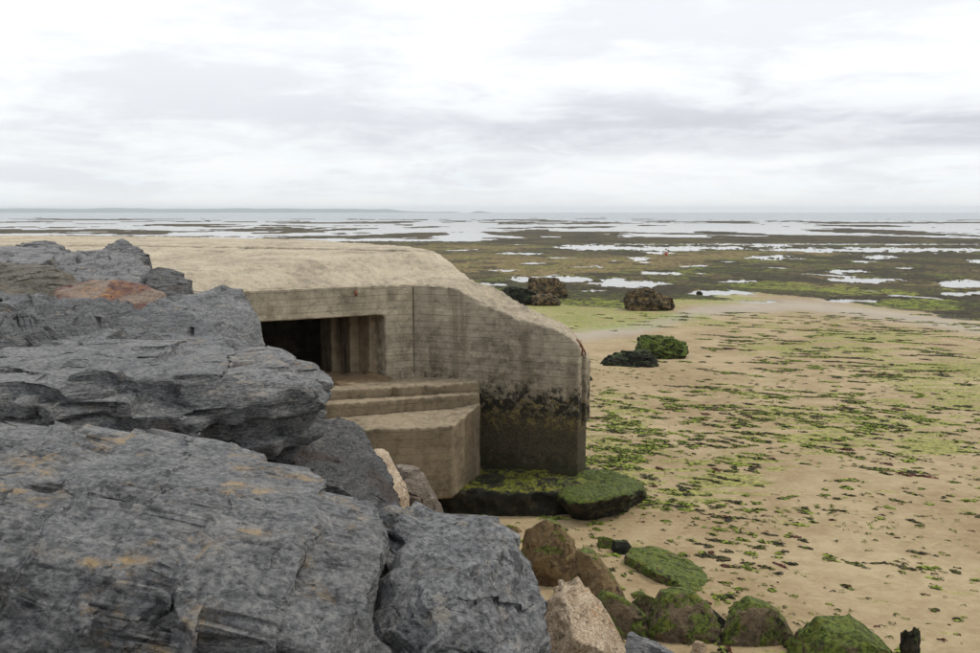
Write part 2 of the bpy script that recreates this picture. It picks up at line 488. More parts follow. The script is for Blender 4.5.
# ------------------------------------------------------------------ foreshore (one sheet) and the water lying in it
def make_ground():
    pxs = np.concatenate([np.linspace(-900, -60, 60, endpoint=False), np.arange(-60, 1042, 1.7), np.linspace(1042, 1900, 60)])
    pys = np.concatenate([[212.3, 212.8, 213.4, 214.2], np.arange(215, 330, 0.42), np.arange(330, 700, 1.0), [720, 760, 820, 900, 1050, 1300]])
    ys = np.array([ground_at(490, p)[1] for p in pys])
    X = ((pxs[None, :] - 490) / F) * ys[:, None]
    # straighten: constant forward distance per row
    Y = np.repeat(ys[:, None], len(pxs), 1)
    ZB = base_z(Y)
    PX, PY = project(X, Y, ZB)
    # ---- noise fields in metres
    nbig = fbm2(X / 16.0, Y / 26.0, 5, 3)
    nmid = fbm2(X / 5.0, Y / 8.0, 5, 7)
    nfine = fbm2(X / 1.3, Y / 1.6, 4, 11)
    nfar = fbm2(X / 42.0, Y / 75.0, 5, 19)
    nfar2 = fbm2(X / 95.0, Y / 120.0, 4, 23)
    # ---- edge of the weed flat against the sand (photo line, ragged)
    bx = np.array([-900, 300, 420, 470, 530, 580, 630, 690, 760, 830, 900, 980, 1200, 1900])
    by = np.array([262, 262, 266, 285, 305, 310, 308, 300, 297, 303, 312, 320, 325, 330])
    edge = np.interp(PX, bx, by) + nbig * 12 + nmid * 11
    weed = sstep(3.0, -3.0, PY - edge)
    # ---- pools: (px, py, half width, half height) on the flat
    pools = [(594, 247.5, 38, 2.6), (664, 248.5, 46, 2.2), (722, 248, 22, 1.8), (641, 258.5, 12, 1.0), (525, 254, 24, 1.3),
             (660, 253, 14, 1.1), (697, 266.5, 16, 1.8), (660, 273.5, 22, 2.0), (548, 279, 40, 4.0), (478, 285, 30, 2.2),
             (630, 284, 40, 3.6), (612, 279, 16, 1.6), (716, 292.5, 30, 3.4), (772, 257.5, 30, 2.0), (880, 250, 125, 2.1),
             (880, 257, 18, 1.8), (868, 262, 14, 1.4), (850, 272, 20, 2.3), (866, 280, 40, 2.1), (744, 281.8, 26, 1.8),
             (964, 284, 30, 4.4), (972, 294, 30, 3.2), (856, 301.5, 28, 2.2), (760, 302, 24, 1.3), (1010, 262, 40, 2.0),
             (590, 291, 22, 1.4), (500, 270, 20, 1.0), (530, 263, 14, 0.8), (800, 244.3, 190, 0.5), (1060, 300, 40, 4.0), (640, 262, 9, .6),
             (770, 246, 24, 1.1), (905, 268, 12, 0.8), (730, 262, 9, .8), (588, 267, 13, .8)]
    P = np.full(X.shape, 9.0)
    nf2 = fbm2(X / 0.7, Y / 2.2, 3, 13)
    wx = (nmid * 24 + nfine * 16 + nf2 * 8)
    wy = (nmid * 3.4 + nfine * 2.6 + nf2 * 2.2)
    for (cx_, cy_, a, b) in pools:
        sel = (np.abs(PY - cy_) < b * 3.5 + 4) & (np.abs(PX - cx_) < a * 2 + 30)
        q = ((PX[sel] - cx_ + wx[sel] * min(1, a / 25)) / a) ** 2 + ((PY[sel] - cy_ + wy[sel] * min(1, b / 2.0)) / b) ** 2
        P[sel] = np.minimum(P[sel], q)
    pool = sstep(1.25, 0.85, P)
    # scattered small wet hollows on the flat
    holl = sstep(0.30, 0.40, fbm2(X / 7.0 + 40, Y / 12.0, 4, 31)) * weed * (PY > 244)
    pool = np.maximum(pool, holl)
    # ---- far flats: mostly water with low weed bars
    far = sstep(243.5, 239.5, PY)
    land_far = nfar * 0.9 + nfar2 * 0.7 + fbm2(X / 11.0, Y / 22.0, 4, 37) * 0.30
    bar = np.exp(-((PY - 240.0 - nbig * 2.0) / 2.1) ** 2) * sstep(455, 520, PX + nbig * 60)           # the long dark bar
    leftbars = np.exp(-((PY - 231.0 - nbig * 3) / 2.6) ** 2) * sstep(470, 330, PX) + np.exp(-((PY - 236.5 - nmid * 2) / 0.9) ** 2) * sstep(420, 330, PX)
    thin = np.exp(-((PY - 222.5 - nfar2 * 4) / 1.0) ** 2) * 0.26
    thin += np.exp(-((PY - 219.3 - nfar2 * 3) / 0.6) ** 2) * sstep(330, 60, PX) * 0.5
    thr = np.interp(PY, [212, 217.5, 219, 224, 232, 238, 244], [1.2, 0.6, 0.26, 0.15, 0.11, 0.14, 0.0])
    landf = sstep(-0.02, 0.05, land_far - thr + bar * 0.75 + leftbars * 0.34 + thin)
    land = (1 - far) * (1 - pool) + far * landf
    land = np.where(PY > edge + 4, 1.0 - pool * sstep(322, 300, PY), land)
    nearw = sstep(70, 45, Y)
    land = np.maximum(land, nearw)
    # ---- heights
    lump = fbm2(X / 0.55, Y / 0.7, 4, 41)
    tall = np.clip(1 - Y / 420.0, 0.25, 1)
    Z = ZB + (land - 0.5) * 0.16 + 0.085 * lump * weed
    Z += weed * land * (0.10 * np.abs(lump) * tall + 0.07 * nmid + 0.05 * nbig)
    # ripples and shallow runnels in the sand
    sandm = 1 - weed
    Z += sandm * (0.035 * nmid + 0.05 * nbig + 0.010 * fbm2(X / 0.5, Y / 0.22, 3, 53))
    # ---- cover maps
    def blob(cx_, cy_, a, b, soft=0.6):
        q = ((PX - cx_ + wx * 1.2) / a) ** 2 + ((PY - cy_ + wy * 1.4) / b) ** 2
        return sstep(1 + soft, 1 - soft, q)
    green = np.zeros(X.shape)
    for a in [(560, 316, 70, 14), (500, 306, 70, 18), (640, 318, 40, 7), (620, 302, 50, 8), (610, 326, 48, 6), (700, 300, 60, 5), (850, 292, 120, 3), (760, 288, 60, 4),
              (720, 272, 50, 3), (430, 300, 60, 20), (560, 296, 40, 8), (930, 306, 70, 5), (800, 262, 70, 1.5)]:
        green = np.maximum(green, blob(*a))
    ochre = np.zeros(X.shape)
    for a in [(580, 264, 120, 7), (700, 257, 60, 4), (900, 288, 70, 7), (450, 262, 90, 8), (540, 271, 90, 5), (480, 248, 70, 3), (770, 254, 70, 2.4), (820, 290, 70, 6)]:
        ochre = np.maximum(ochre, blob(*a))
    film = np.zeros(X.shape)      # thin yellow-green algae film on the sand
    for a in [(760, 322, 90, 9), (880, 345, 110, 16), (800, 352, 60, 8), (940, 372, 90, 14), (700, 320, 50, 6), (980, 345, 60, 18), (790, 395, 80, 10),
              (900, 400, 110, 22), (560, 326, 75, 8), (630, 450, 70, 50), (800, 430, 130, 26), (960, 440, 80, 20), (700, 480, 80, 30)]:
        film = np.maximum(film, blob(*a, soft=0.9))
    film *= sstep(-0.35, 0.12, nmid + 0.6 * nfine)
    darkp = sstep(-0.06, 0.06, fbm2(X / 8.0 + 9, Y / 13.0, 4, 71) * 1.3 + np.interp(PX, [400, 650, 720, 1000], [-0.12, -0.10, 0.02, 0.05]) + 0.25 * (np.abs(PY - 293) < 7) - 0.3 * ochre * (fbm2(X / 5.0, Y / 9.0, 3, 73) > -0.1))
    wetw = sstep(0.0, 1.0, np.exp(-((PY - np.interp(PX, [300, 560, 640, 700, 800, 900, 980], [345, 340, 330, 312, 306, 318, 330])) / 7.0) ** 2))
    wetw = np.maximum(wetw, sstep(3.2, 1.0, P) * (1 - weed))
    n, mcol = X.shape
    V = np.stack([X, Y, Z], 2).reshape(-1, 3)
    idx = np.arange(n * mcol).reshape(n, mcol)
    Q = np.stack([idx[:-1, :-1], idx[1:, :-1], idx[1:, 1:], idx[:-1, 1:]], 2).reshape(-1, 4)
    me = np_mesh('tidal_flat', V, Q)
    me.flip_normals() if me.polygons[0].normal.z < 0 else None
    add_attr(me, 'weed', weed); add_attr(me, 'green', green); add_attr(me, 'ochre', ochre)
    add_attr(me, 'darkp', darkp); add_attr(me, 'film', film); add_attr(me, 'wet', wetw); add_attr(me, 'bars', far)

    m, t = new_mat('foreshore')
    at_ = lambda k: t.n('ShaderNodeAttribute', {'attribute_name': k}).outputs['Fac']
    pos = t.n('ShaderNodeNewGeometry').outputs['Position']
    n1 = t.noise(pos, 0.22, 7, 0.6, 0.4)
    n2 = t.noise(pos, 1.7, 8, 0.66, 0.5)
    n3 = t.noise(pos, 9.0, 8, 0.68, 0.3)
    n4 = t.noise(pos, 60.0, 5, 0.7)
    sand = t.ramp(t.math('ADD', t.math('MULTIPLY', n1, 0.45), t.math('ADD', t.math('MULTIPLY', n2, 0.35), t.math('MULTIPLY', n3, 0.25))),
                  [(0.43, (0.205, 0.142, 0.070)), (0.525, (0.268, 0.201, 0.110)), (0.62, (0.34, 0.264, 0.155))])
    sand = t.mix(t.rng(n4, 0.62, 0.74, 0.0, 0.35), sand, C4(0.17, 0.12, 0.07))
    sand = t.mix(t.rng(n4, 0.36, 0.26, 0.0, 0.35), sand, C4(0.45, 0.37, 0.26))
    wet = at_('wet')
    sand = t.mix(t.math('MULTIPLY', wet, 0.55), sand, C4(0.235, 0.195, 0.14))
    drift = t.n('ShaderNodeMapping', None, Vector=pos, Rotation=(0, 0, math.radians(32)), Scale=(0.55, 2.0, 1.0)).outputs[0]
    nd_ = t.noise(drift, 1.3, 9, 0.72, 0.5)
    film_ = t.rng(t.math('ADD', t.math('MULTIPLY', at_('film'), 0.17), nd_), 0.58, 0.66)
    sand = t.mix(t.math('MULTIPLY', film_, 0.85), sand, t.mix(t.rng(n3, 0.40, 0.60), C4(0.085, 0.09, 0.016), C4(0.27, 0.265, 0.06)))
    wd = t.ramp(t.math('ADD', t.math('MULTIPLY', n2, 0.55), t.math('MULTIPLY', n3, 0.45)),
                [(0.42, (0.012, 0.010, 0.007)), (0.50, (0.040, 0.033, 0.019)), (0.60, (0.13, 0.105, 0.05))])
    oc = t.ramp(n3, [(0.38, (0.07, 0.052, 0.02)), (0.5, (0.185, 0.14, 0.06)), (0.62, (0.32, 0.24, 0.115))])
    ocm = t.math('MULTIPLY', t.math('MAXIMUM', at_('ochre'), t.rng(n1, 0.50, 0.44, 0.0, 0.35)), t.rng(n2, 0.42, 0.52))
    wd = t.mix(ocm, wd, oc)
    grc = t.ramp(n3, [(0.40, (0.04, 0.052, 0.010)), (0.5, (0.13, 0.165, 0.024)), (0.60, (0.28, 0.32, 0.06))])
    gnm = t.rng(n1, 0.52, 0.60, 0.0, 0.75)
    grm = t.math('MULTIPLY', t.math('MAXIMUM', at_('green'), t.math('MULTIPLY', gnm, t.math('SUBTRACT', 1.0, at_('bars')))), t.rng(n2, 0.45, 0.54))
    wd = t.mix(grm, wd, grc)
    dkm = t.math('MULTIPLY', t.rng(t.math('ADD', at_('darkp'), t.math('MULTIPLY', t.math('SUBTRACT', n2, 0.5), 1.8)), 0.42, 0.70), 0.72)
    wd = t.mix(dkm, wd, t.mix(t.rng(n3, 0.42, 0.60), C4(0.010, 0.009, 0.007), C4(0.048, 0.040, 0.026)))
    spk = t.rng(t.noise(pos, 3.3, 6, 0.75), 0.57, 0.63)
    wd = t.mix(t.math('MULTIPLY', spk, 0.3), wd, C4(0.24, 0.185, 0.10))
    weed_ = at_('weed')
    gsand = t.math('MULTIPLY', at_('green'), t.rng(t.math('ADD', t.math('MULTIPLY', n2, 0.5), t.math('MULTIPLY', n3, 0.5)), 0.45, 0.53))
    sand = t.mix(t.math('MULTIPLY', gsand, 0.85), sand, grc)
    wsel = t.rng(t.math('ADD', weed_, t.math('MULTIPLY', t.math('SUBTRACT', n2, 0.5), 1.6)), 0.35, 0.65)
    col = t.mix(wsel, sand, wd)
    rough = t.math('SUBTRACT', t.math('SUBTRACT', 0.88, t.math('MULTIPLY', wet, 0.42)), t.math('MULTIPLY', wsel, 0.18))
    rip = t.noise(t.n('ShaderNodeMapping', None, Vector=pos, Rotation=(0, 0, math.radians(24)), Scale=(1.2, 6.5, 1.0)).outputs[0], 1.6, 5, 0.55, 0.5)
    hh = t.math('ADD', t.math('MULTIPLY', n3, 0.7), t.math('ADD', t.math('MULTIPLY', n4, 0.14), t.math('ADD', t.math('MULTIPLY', n2, 0.5), t.math('MULTIPLY', rip, 0.8))))
    bs = t.n('ShaderNodeBsdfPrincipled', None, Base_Color=col, Roughness=rough, Normal=t.bump(hh, 0.7, 0.04))
    t.set(bs, 'Specular IOR Level', t.math('MULTIPLY', 0.30, t.math('SUBTRACT', 1.0, t.math('MULTIPLY', wsel, 0.9))))
    out(t, bs)
    o = link('tidal_flat', me, m)
    tag(o, 'sandy foreshore running out to weed covered tidal flats', 'beach', kind='structure')

    # water: pools, wet flats and open sea are one sheet a little under the ground's own level
    yy = np.concatenate([np.linspace(40, 300, 60), np.geomspace(310, 11900, 40)])
    off = np.interp(yy, [40, 48, 60], [-0.45, -0.2, -0.01])
    halfw = np.interp(yy, [40, 300, 11900], [120, 600, 14000])
    xs = np.linspace(-1, 1, 9)
    V = np.array([[x * hw, y, base_z(y) + of] for y, of, hw in zip(yy, off, halfw) for x in xs])
    idx = np.arange(len(V)).reshape(len(yy), len(xs))
    Q = np.stack([idx[:-1, :-1], idx[:-1, 1:], idx[1:, 1:], idx[1:, :-1]], 2).reshape(-1, 4)
    me = np_mesh('sea', V, Q)
    m, t = new_mat('sea_water')
    pos = t.n('ShaderNodeNewGeometry').outputs['Position']
    py_ = t.n('ShaderNodeSeparateXYZ', None, Vector=pos).outputs[1]
    rip = t.math('ADD', t.noise(pos, 1.3, 5, 0.6), t.math('MULTIPLY', t.noise(pos, 0.11, 5, 0.6), 3.0))
    deep = t.rng(py_, 500.0, 1100.0)
    nrm = t.bump(rip, t.rng(py_, 60.0, 1200.0, 0.05, 0.16), 0.10)
    bs = t.n('ShaderNodeBsdfPrincipled', None, Base_Color=t.mix(deep, C4(0.16, 0.15, 0.12), C4(0.11, 0.135, 0.14)),
             Roughness=t.rng(py_, 60, 1200, 0.10, 0.22), Normal=nrm)
    bs.inputs['IOR'].default_value = 1.33
    out(t, bs)
    o = link('sea', me, m)
    tag(o, 'grey sea and shining tidal pools out to the horizon', 'sea', kind='structure')


make_ground()


# far shore: low headland and islet
def ridge(name, label, prof, d, depth, mat):
    n = len(prof)
    fine = 12
    xs = np.interp(np.linspace(0, n - 1, (n - 1) * fine + 1), range(n), [p[0] for p in prof])
    hs = np.interp(np.linspace(0, n - 1, (n - 1) * fine + 1), range(n), [p[1] for p in prof])
    cen = (xs - 490) / F * d
    hs = hs / F * d
    hs = np.maximum(0, hs * (1 + 0.25 * fbm2(cen[None, :] / 220.0, cen[None, :] * 0, 4, 5)[0]))
    rows = []
    for k, fr in ((0, 0.0), (0.25, 0.55), (0.55, 0.9), (1.0, 1.0), (1.6, 0.75), (2.4, 0.0)):
        jit = fbm2(cen[None, :] / 150.0, cen[None, :] * 0 + k * 7, 3, 9)[0]
        rows.append(np.stack([cen, d + depth * (k + 0.25 * jit), hs * fr * (1 + 0.15 * jit) - 2.4 - (6 if fr == 0 else 0)], 1))
    V = np.concatenate(rows)
    m = len(cen)
    idx = np.arange(len(V)).reshape(6, m)
    Q = np.stack([idx[:-1, :-1], idx[:-1, 1:], idx[1:, 1:], idx[1:, :-1]], 2).reshape(-1, 4)
    o = link(name, np_mesh(name, V, Q), mat)
    tag(o, label, 'headland', kind='structure')
    return o


hill_mat = plain('far_hill', (0.07, 0.085, 0.06), 0.9, 0.4, 0.01)
ridge('headland', 'long low headland across the water on the horizon',
      [(-900, 2.5), (-500, 4.5), (-200, 3.2), (-60, 4.0), (60, 4.3), (95, 5.0), (140, 4.2), (260, 4.2), (330, 4.0), (385, 3.6), (400, 1.6), (420, 0.9), (450, 1.1), (462, 0.0)],
      9000, 600, hill_mat)
ridge('islet', 'tiny rocky islet alone on the horizon', [(470, 0.0), (474, 1.3), (479, 2.0), (484, 1.2), (492, 0.4), (495, 0.0)], 7000, 60, hill_mat)


# rubble bank that carries the armour stones and the ground the camera stands on
def poly_dist(X, Y, pts):
    best = np.full(X.shape, 1e9)
    for (x0, y0), (x1, y1) in zip(pts[:-1], pts[1:]):
        dx_, dy_ = x1 - x0, y1 - y0
        t = np.clip(((X - x0) * dx_ + (Y - y0) * dy_) / (dx_ * dx_ + dy_ * dy_), 0, 1)
        best = np.minimum(best, np.hypot(X - x0 - t * dx_, Y - y0 - t * dy_))
    return best


CREST = [(-40, 15.5), (-9, 14.2), (-4.6, 11.8), (-2.4, 8.6), (-1.0, 6.2), (0.1, 3.2), (3.0, 2.0), (9, 1.2), (40, -4)]
TOE = [(-40, 20.0), (-9, 17.6), (-4, 16.6), (-1.2, 15.4), (0.5, 12.4), (2.4, 10.2), (5.5, 9.3), (12, 8.0), (40, 3.5)]


def above(X, Y, line):
    lx = [p[0] for p in line]; ly = [p[1] for p in line]
    return Y > np.interp(X, lx, ly)


def bank_z(X, Y):
    X = np.asarray(X, float); Y = np.asarray(Y, float)
    dc = poly_dist(X, Y, CREST); dt = poly_dist(X, Y, TOE)
    beyond = above(X, Y, TOE)
    inside = ~above(X, Y, CREST)
    tt = dt / (dt + dc + 1e-9)
    top = 3.75 + 0.25 * sstep(0.0, 3.0, dc)
    return np.where(inside, top, np.where(beyond, -0.25 - dt * 0.3, 3.75 * tt - 0.15))


def make_bank():
    xs = np.arange(-26, 30, 0.16); ys = np.arange(-9, 19, 0.16)
    X, Y = np.meshgrid(xs, ys)
    Z = bank_z(X, Y) + 0.16 * fbm2(X / 0.9, Y / 0.9, 4, 61) - 0.1
    Z = np.maximum(Z, -0.6)
    V = np.stack([X, Y, Z], 2).reshape(-1, 3)
    idx = np.arange(len(V)).reshape(X.shape)
    Q = np.stack([idx[:-1, :-1], idx[:-1, 1:], idx[1:, 1:], idx[1:, :-1]], 2).reshape(-1, 4)
    o = link('embankment', np_mesh('embankment', V, Q), plain('rubble_earth', (0.10, 0.085, 0.06), 0.95, 0.6, 6.0))
    tag(o, 'rubble bank under the armour boulders', 'embankment', kind='structure')


make_bank()


# ------------------------------------------------------------------ boulders
ICO = {}


def ico(level):
    if level not in ICO:
        bm = bmesh.new()
        bmesh.ops.create_icosphere(bm, subdivisions=level, radius=1.0)
        bm.verts.index_update()
        V = np.array([v.co[:] for v in bm.verts])
        Fc = np.array([[v.index for v in f.verts] for f in bm.faces])
        bm.free()
        V /= np.linalg.norm(V, axis=1)[:, None]
        ICO[level] = (V, Fc)
    return ICO[level]


def hull_planes(pts):
    bm = bmesh.new()
    for p in pts:
        bm.verts.new(p)
    r = bmesh.ops.convex_hull(bm, input=bm.verts[:])
    bmesh.ops.delete(bm, geom=[g for g in r['geom_interior'] if isinstance(g, bmesh.types.BMVert)], context='VERTS')
    bm.normal_update()
    pl, seen = [], set()
    c = sum((v.co for v in bm.verts), Vector()) / len(bm.verts)
    for f in bm.faces:
        n = f.normal.copy()
        o = f.verts[0].co
        if n.length < 0.5:
            continue
        d = n.dot(o - c)
        if d < 0:
            n, d = -n, -d
        key = tuple(round(q, 2) for q in n) + (round(d, 2),)
        if key in seen:
            continue
        seen.add(key)
        pl.append((n[:], d))
    ext = np.array([[v.co[i] for v in bm.verts] for i in range(3)])
    e = (ext.max(1) - ext.min(1)) / 2
    bm.free()
    return np.array([p[0] for p in pl]), np.array([p[1] for p in pl]), np.array(c), e


def rock(name, label, pts, mat, level=6, seed=1, bed=(0.2, 0.1, 1), k=22, grow=1.03, lump=0.05, facet=0.03, nfac=50, ledge=0.02,
         layer=0.12, fine=0.008, cat='boulder', group=None, parent=None, warp=0.045, cuts=22, cut=0.10, flake=0.0, blocks=2, joint=0.6, jh=(0.10, 0.26, 0.34)):
    rs = np.random.RandomState(seed)
    N, D, c, e = hull_planes([Vector(p) for p in pts])
    D = np.maximum(D, 0.02)
    U, Fc = ico(level)
    dirs = U * (e / e.max())
    dirs = dirs / np.linalg.norm(dirs, axis=1)[:, None]
    s = float(np.cbrt(e.prod()))
    core = np.zeros(len(dirs))
    if cuts:
        # planes meet in hard edges; shave the solid along three joint families, several times over, and keep the union:
        # flat fracture faces, crisp arrises and stepped notches
        for n, d in zip(N, D):
            core = np.maximum(core, dirs @ n / d)
        hp = np.array([np.array(p) for p in pts]) - c
        fam = [np.array(bed, float)]
        while len(fam) < 3:
            v = rs.normal(0, 1, 3); v -= fam[0] * (v @ fam[0]) / (fam[0] @ fam[0]); fam.append(v)
        r = np.zeros(len(dirs))
        for blk in range(blocks):
            inv = core.copy()
            for i in range(cuts):
                f_ = fam[rs.randint(3)]
                v = f_ / np.linalg.norm(f_) * rs.choice([-1, 1]) * rs.choice([1.0, 1.0, 0.3]) + rs.normal(0, 0.45, 3)
                v /= np.linalg.norm(v)
                inv = np.maximum(inv, dirs @ v / ((hp @ v).max() * (1 - rs.uniform(0.3, 1.0) * cut * 1.8)))
            r = np.maximum(r, 1.0 / np.maximum(inv, 1e-6))
        r *= grow * 1.01
    else:
        for n, d in zip(N, D):
            core += np.maximum(dirs @ n / d, 0) ** k
        r = core ** (-1.0 / k) * grow
    P = dirs * r[:, None]
    off = rs.uniform(-50, 50, 3)
    b = np.array(bed, float); b /= np.linalg.norm(b)
    # warp of the smooth solid
    q = (P + off) / s
    P = P + warp * s * np.stack([fbm(q * 0.9, 3, seed), fbm(q * 0.9 + 31, 3, seed + 1), fbm(q * 0.9 + 67, 3, seed + 2)], 1)
    # outward direction
    out_ = P / np.linalg.norm(P, axis=1)[:, None]
    disp = lump * s * fbm(q * 1.6, 3, seed + 5) * 1.4
    if flake > 0:
        ln = fbm(q * 1.15 + 1.1 * (q @ b)[:, None] * b + 3.7, 2, seed + 31, 0.4) * 9.0
        fr = ln - np.floor(ln)
        disp += flake * s * (sstep(0.86, 1.0, fr) - fr)
    # bedding ledges
    if ledge > 0:
        bb = (P @ b + 0.06 * s * fbm(q * 1.7, 3, seed + 8) * 2) / layer
        fl = np.floor(bb).astype(int)
        tab = rs.uniform(-1, 1, 4096)
        tab2 = rs.uniform(0, 1, 4096)
        lev = tab[fl % 4096]
        patch = sstep(-0.12, 0.22, fbm(q * 1.3 + 13, 3, seed + 9) + 0.25 * (tab2[fl % 4096] - 0.5))
        side = np.clip(1 - (out_ @ b) ** 2, 0, 1)
        disp += ledge * s * lev * patch * side
    P = P + out_ * disp[:, None]
    # jointed rock: pull the skin on to the joint lattice in patches, so it breaks in treads and risers
    if joint > 0 and cuts:
        qn = (P + off) / s
        for fi, (v, h_, am) in enumerate(((fam[0], jh[0], 0.95), (fam[1], jh[1], 0.85), (fam[2], jh[2], 0.85))):
            v = np.array(v, float) / np.linalg.norm(v)
            h_ = h_ * s
            x_ = P @ v / h_ + 0.9 * fbm(qn * 0.8 + 17 * fi, 3, seed + 41 + fi) + 0.35 * fbm(qn * 3.0 + 5 * fi, 2, seed + 51 + fi)
            fl = np.floor(x_); fr = x_ - fl
            tab = rs.uniform(0.15, 0.85, 512)[(fl.astype(int)) % 512]
            nx = fl + sstep(-0.07, 0.07, fr - tab)
            mk = sstep(-0.16, 0.02, fbm(qn * 0.9 + 29 * fi, 3, seed + 61 + fi)) * am * joint
            P = P + ((nx - x_ + (tab - 0.5) * 0.6) * h_ * mk)[:, None] * v
    if facet > 0:
        fj = min(2.0, facet / 0.03)
        if level >= 6:
            P = planarise(P, Fc, nfac * 9, 0.7, rs, b, 0.06 * fj, facet * 0.02 * s)
        if level >= 7:
            P = planarise(P, Fc, nfac * 50, 0.6, rs, b, 0.09 * fj, facet * 0.012 * s)
    out_ = vnormals(P, Fc)
    qq = P + off
    qs = qq + (1.0 / 0.35 - 1.0) * (qq @ b)[:, None] * b * 0.6
    fd = fine * s * 1.3 * (fbm(qs * (5.5 / s), 5, seed + 11, 0.62))
    P = P + out_ * fd[:, None]
    Wd = P + c
    loc = np.array([c[0], c[1], Wd[:, 2].min()])
    me = np_mesh(name, Wd - loc, Fc)
    o = link(name, me, mat, parent, loc)
    if parent is None:
        tag(o, label, cat, group)
    return o


def pts_px(lst):
    return [at(*p) for p in lst]


MAT = {
    'near': slate('slate_near', ochre=0.62, bed=(0.25, -0.5, 1), flecks=0.45, veins=0.35, stretch=2.0),
    'near2': slate('slate_chipped', ochre=0.12, bed=(-0.5, -0.5, 1), flecks=0.35, veins=0.5, mid=(0.140, 0.143, 0.148), light=(0.285, 0.285, 0.28), shift=5.0, stretch=1.7),
    'slab': slate('slate_slab', ochre=0.42, ochre_col=(0.20, 0.135, 0.065), bed=(0.05, -0.12, 1), flecks=0.4, veins=0.5, stretch=5.0, shift=11.0,
                  dark=(0.035, 0.037, 0.038)),
    'foliated': slate('slate_foliated', ochre=0.1, bed=(0.75, -0.35, 0.75), flecks=0.25, veins=0.15, stretch=12.0, mid=(0.125, 0.128, 0.132), light=(0.24, 0.242, 0.243), shift=17.0),
    'grey': slate('slate_grey', ochre=0.25, bed=(0.6, -0.2, 0.8), flecks=0.3, veins=0.2, stretch=7.0, mid=(0.125, 0.128, 0.134), shift=23.0),
    'pale': slate('slate_pale', ochre=0.3, ochre_col=(0.42, 0.33, 0.2), bed=(0.2, 0.1, 1), flecks=0.5, mid=(0.165, 0.165, 0.17), light=(0.27, 0.265, 0.26), shift=29.0),
    'dark': slate('slate_dark', dark=(0.02, 0.021, 0.022), mid=(0.06, 0.06, 0.06), light=(0.15, 0.145, 0.14), ochre=0.2, shift=31.0,
                  second=(0.06, 0.042, 0.034), second_amt=0.32, bed=(0.5, -0.3, 0.8)),
    'rust': slate('rust_stone', dark=(0.10, 0.07, 0.05), mid=(0.21, 0.145, 0.105), light=(0.33, 0.26, 0.20), ochre=0.75, ochre_col=(0.32, 0.16, 0.045),
                  second=(0.13, 0.05, 0.035), second_amt=0.8, bed=(0.2, 0, 1), flecks=0.2, shift=37.0),
    'banded': slate('banded_stone', dark=(0.04, 0.037, 0.03), mid=(0.125, 0.11, 0.08), light=(0.22, 0.20, 0.155), ochre=0.45, ochre_col=(0.2, 0.10, 0.04), bed=(0.15, -0.3, 1), stretch=11.0, shift=41.0),
    'quartz': slate('quartz_stone', dark=(0.16, 0.10, 0.055), mid=(0.36, 0.26, 0.16), light=(0.60, 0.50, 0.37), ochre=0.6, ochre_col=(0.34, 0.17, 0.06), bed=(0.8, 0, 0.5), flecks=0.6, veins=0.9, stretch=1.6, shift=43.0),
    'brown': slate('brown_stone', dark=(0.05, 0.035, 0.025), mid=(0.13, 0.095, 0.065), light=(0.25, 0.20, 0.145), ochre=0.2, shift=47.0),
    'mossbrown': weedy('mossy_brown', rock=(0.20, 0.135, 0.065), rock2=(0.085, 0.055, 0.03), cover=0.42, darkness=0.1),
    'moss': weedy('mossy', cover=0.84, darkness=0.2, rock=(0.12, 0.085, 0.045)),
    'mossgrey': weedy('mossy_grey', rock=(0.17, 0.125, 0.075), rock2=(0.07, 0.052, 0.032), cover=0.66, darkness=0.25),
    'mound': weedy('weed_mound', green=(0.062, 0.085, 0.011), cover=0.78, darkness=0.6, rock=(0.04, 0.035, 0.02), up=1.15),
    'wrack': weedy('brown_wrack', rock=(0.17, 0.115, 0.05), rock2=(0.045, 0.03, 0.014), green=(0.09, 0.085, 0.02), cover=0.12, darkness=0.5, up=0.3, fine=1.4),
    'greenrock': weedy('green_rock', rock=(0.09, 0.075, 0.03), rock2=(0.02, 0.02, 0.01), green=(0.075, 0.11, 0.014), cover=0.75, darkness=0.75, up=0.7, fine=1.3),
    'blackweed': weedy('black_weed', rock=(0.03, 0.03, 0.015), rock2=(0.012, 0.012, 0.008), green=(0.04, 0.065, 0.012), cover=0.25, darkness=0.95, up=0.5, fine=1.4),
}

# --- the great near boulders
rock('boulder', 'huge rounded slate boulder blotched with ochre patches, in front of the split slab',
     pts_px([(-150, 470, 3.9), (-60, 436, 4.25), (30, 428, 4.35), (110, 434, 4.3), (190, 440, 4.2), (262, 460, 4.0), (318, 478, 3.85), (350, 505, 3.65),
             (378, 555, 3.35), (394, 610, 3.1), (398, 700, 2.9), (300, 640, 2.62), (180, 640, 2.55), (60, 600, 2.62), (-60, 560, 2.7), (-180, 560, 3.0),
             (280, 560, 2.85), (120, 545, 2.85)])
     + [np.array([-0.35, 3.4, 3.3]), np.array([-0.5, 2.45, 3.45]), np.array([-2.5, 2.4, 3.45]), np.array([-2.7, 3.8, 3.4]), np.array([-1.0, 4.1, 3.4])],
     MAT['near'], 7, 11, bed=(0.25, -0.5, 1), k=16, lump=0.02, facet=0.03, nfac=40, ledge=0.02, layer=0.09, fine=0.010, warp=0.045, cuts=16, cut=0.11, flake=0.015, blocks=2, joint=0.78, jh=(0.075, 0.22, 0.30))
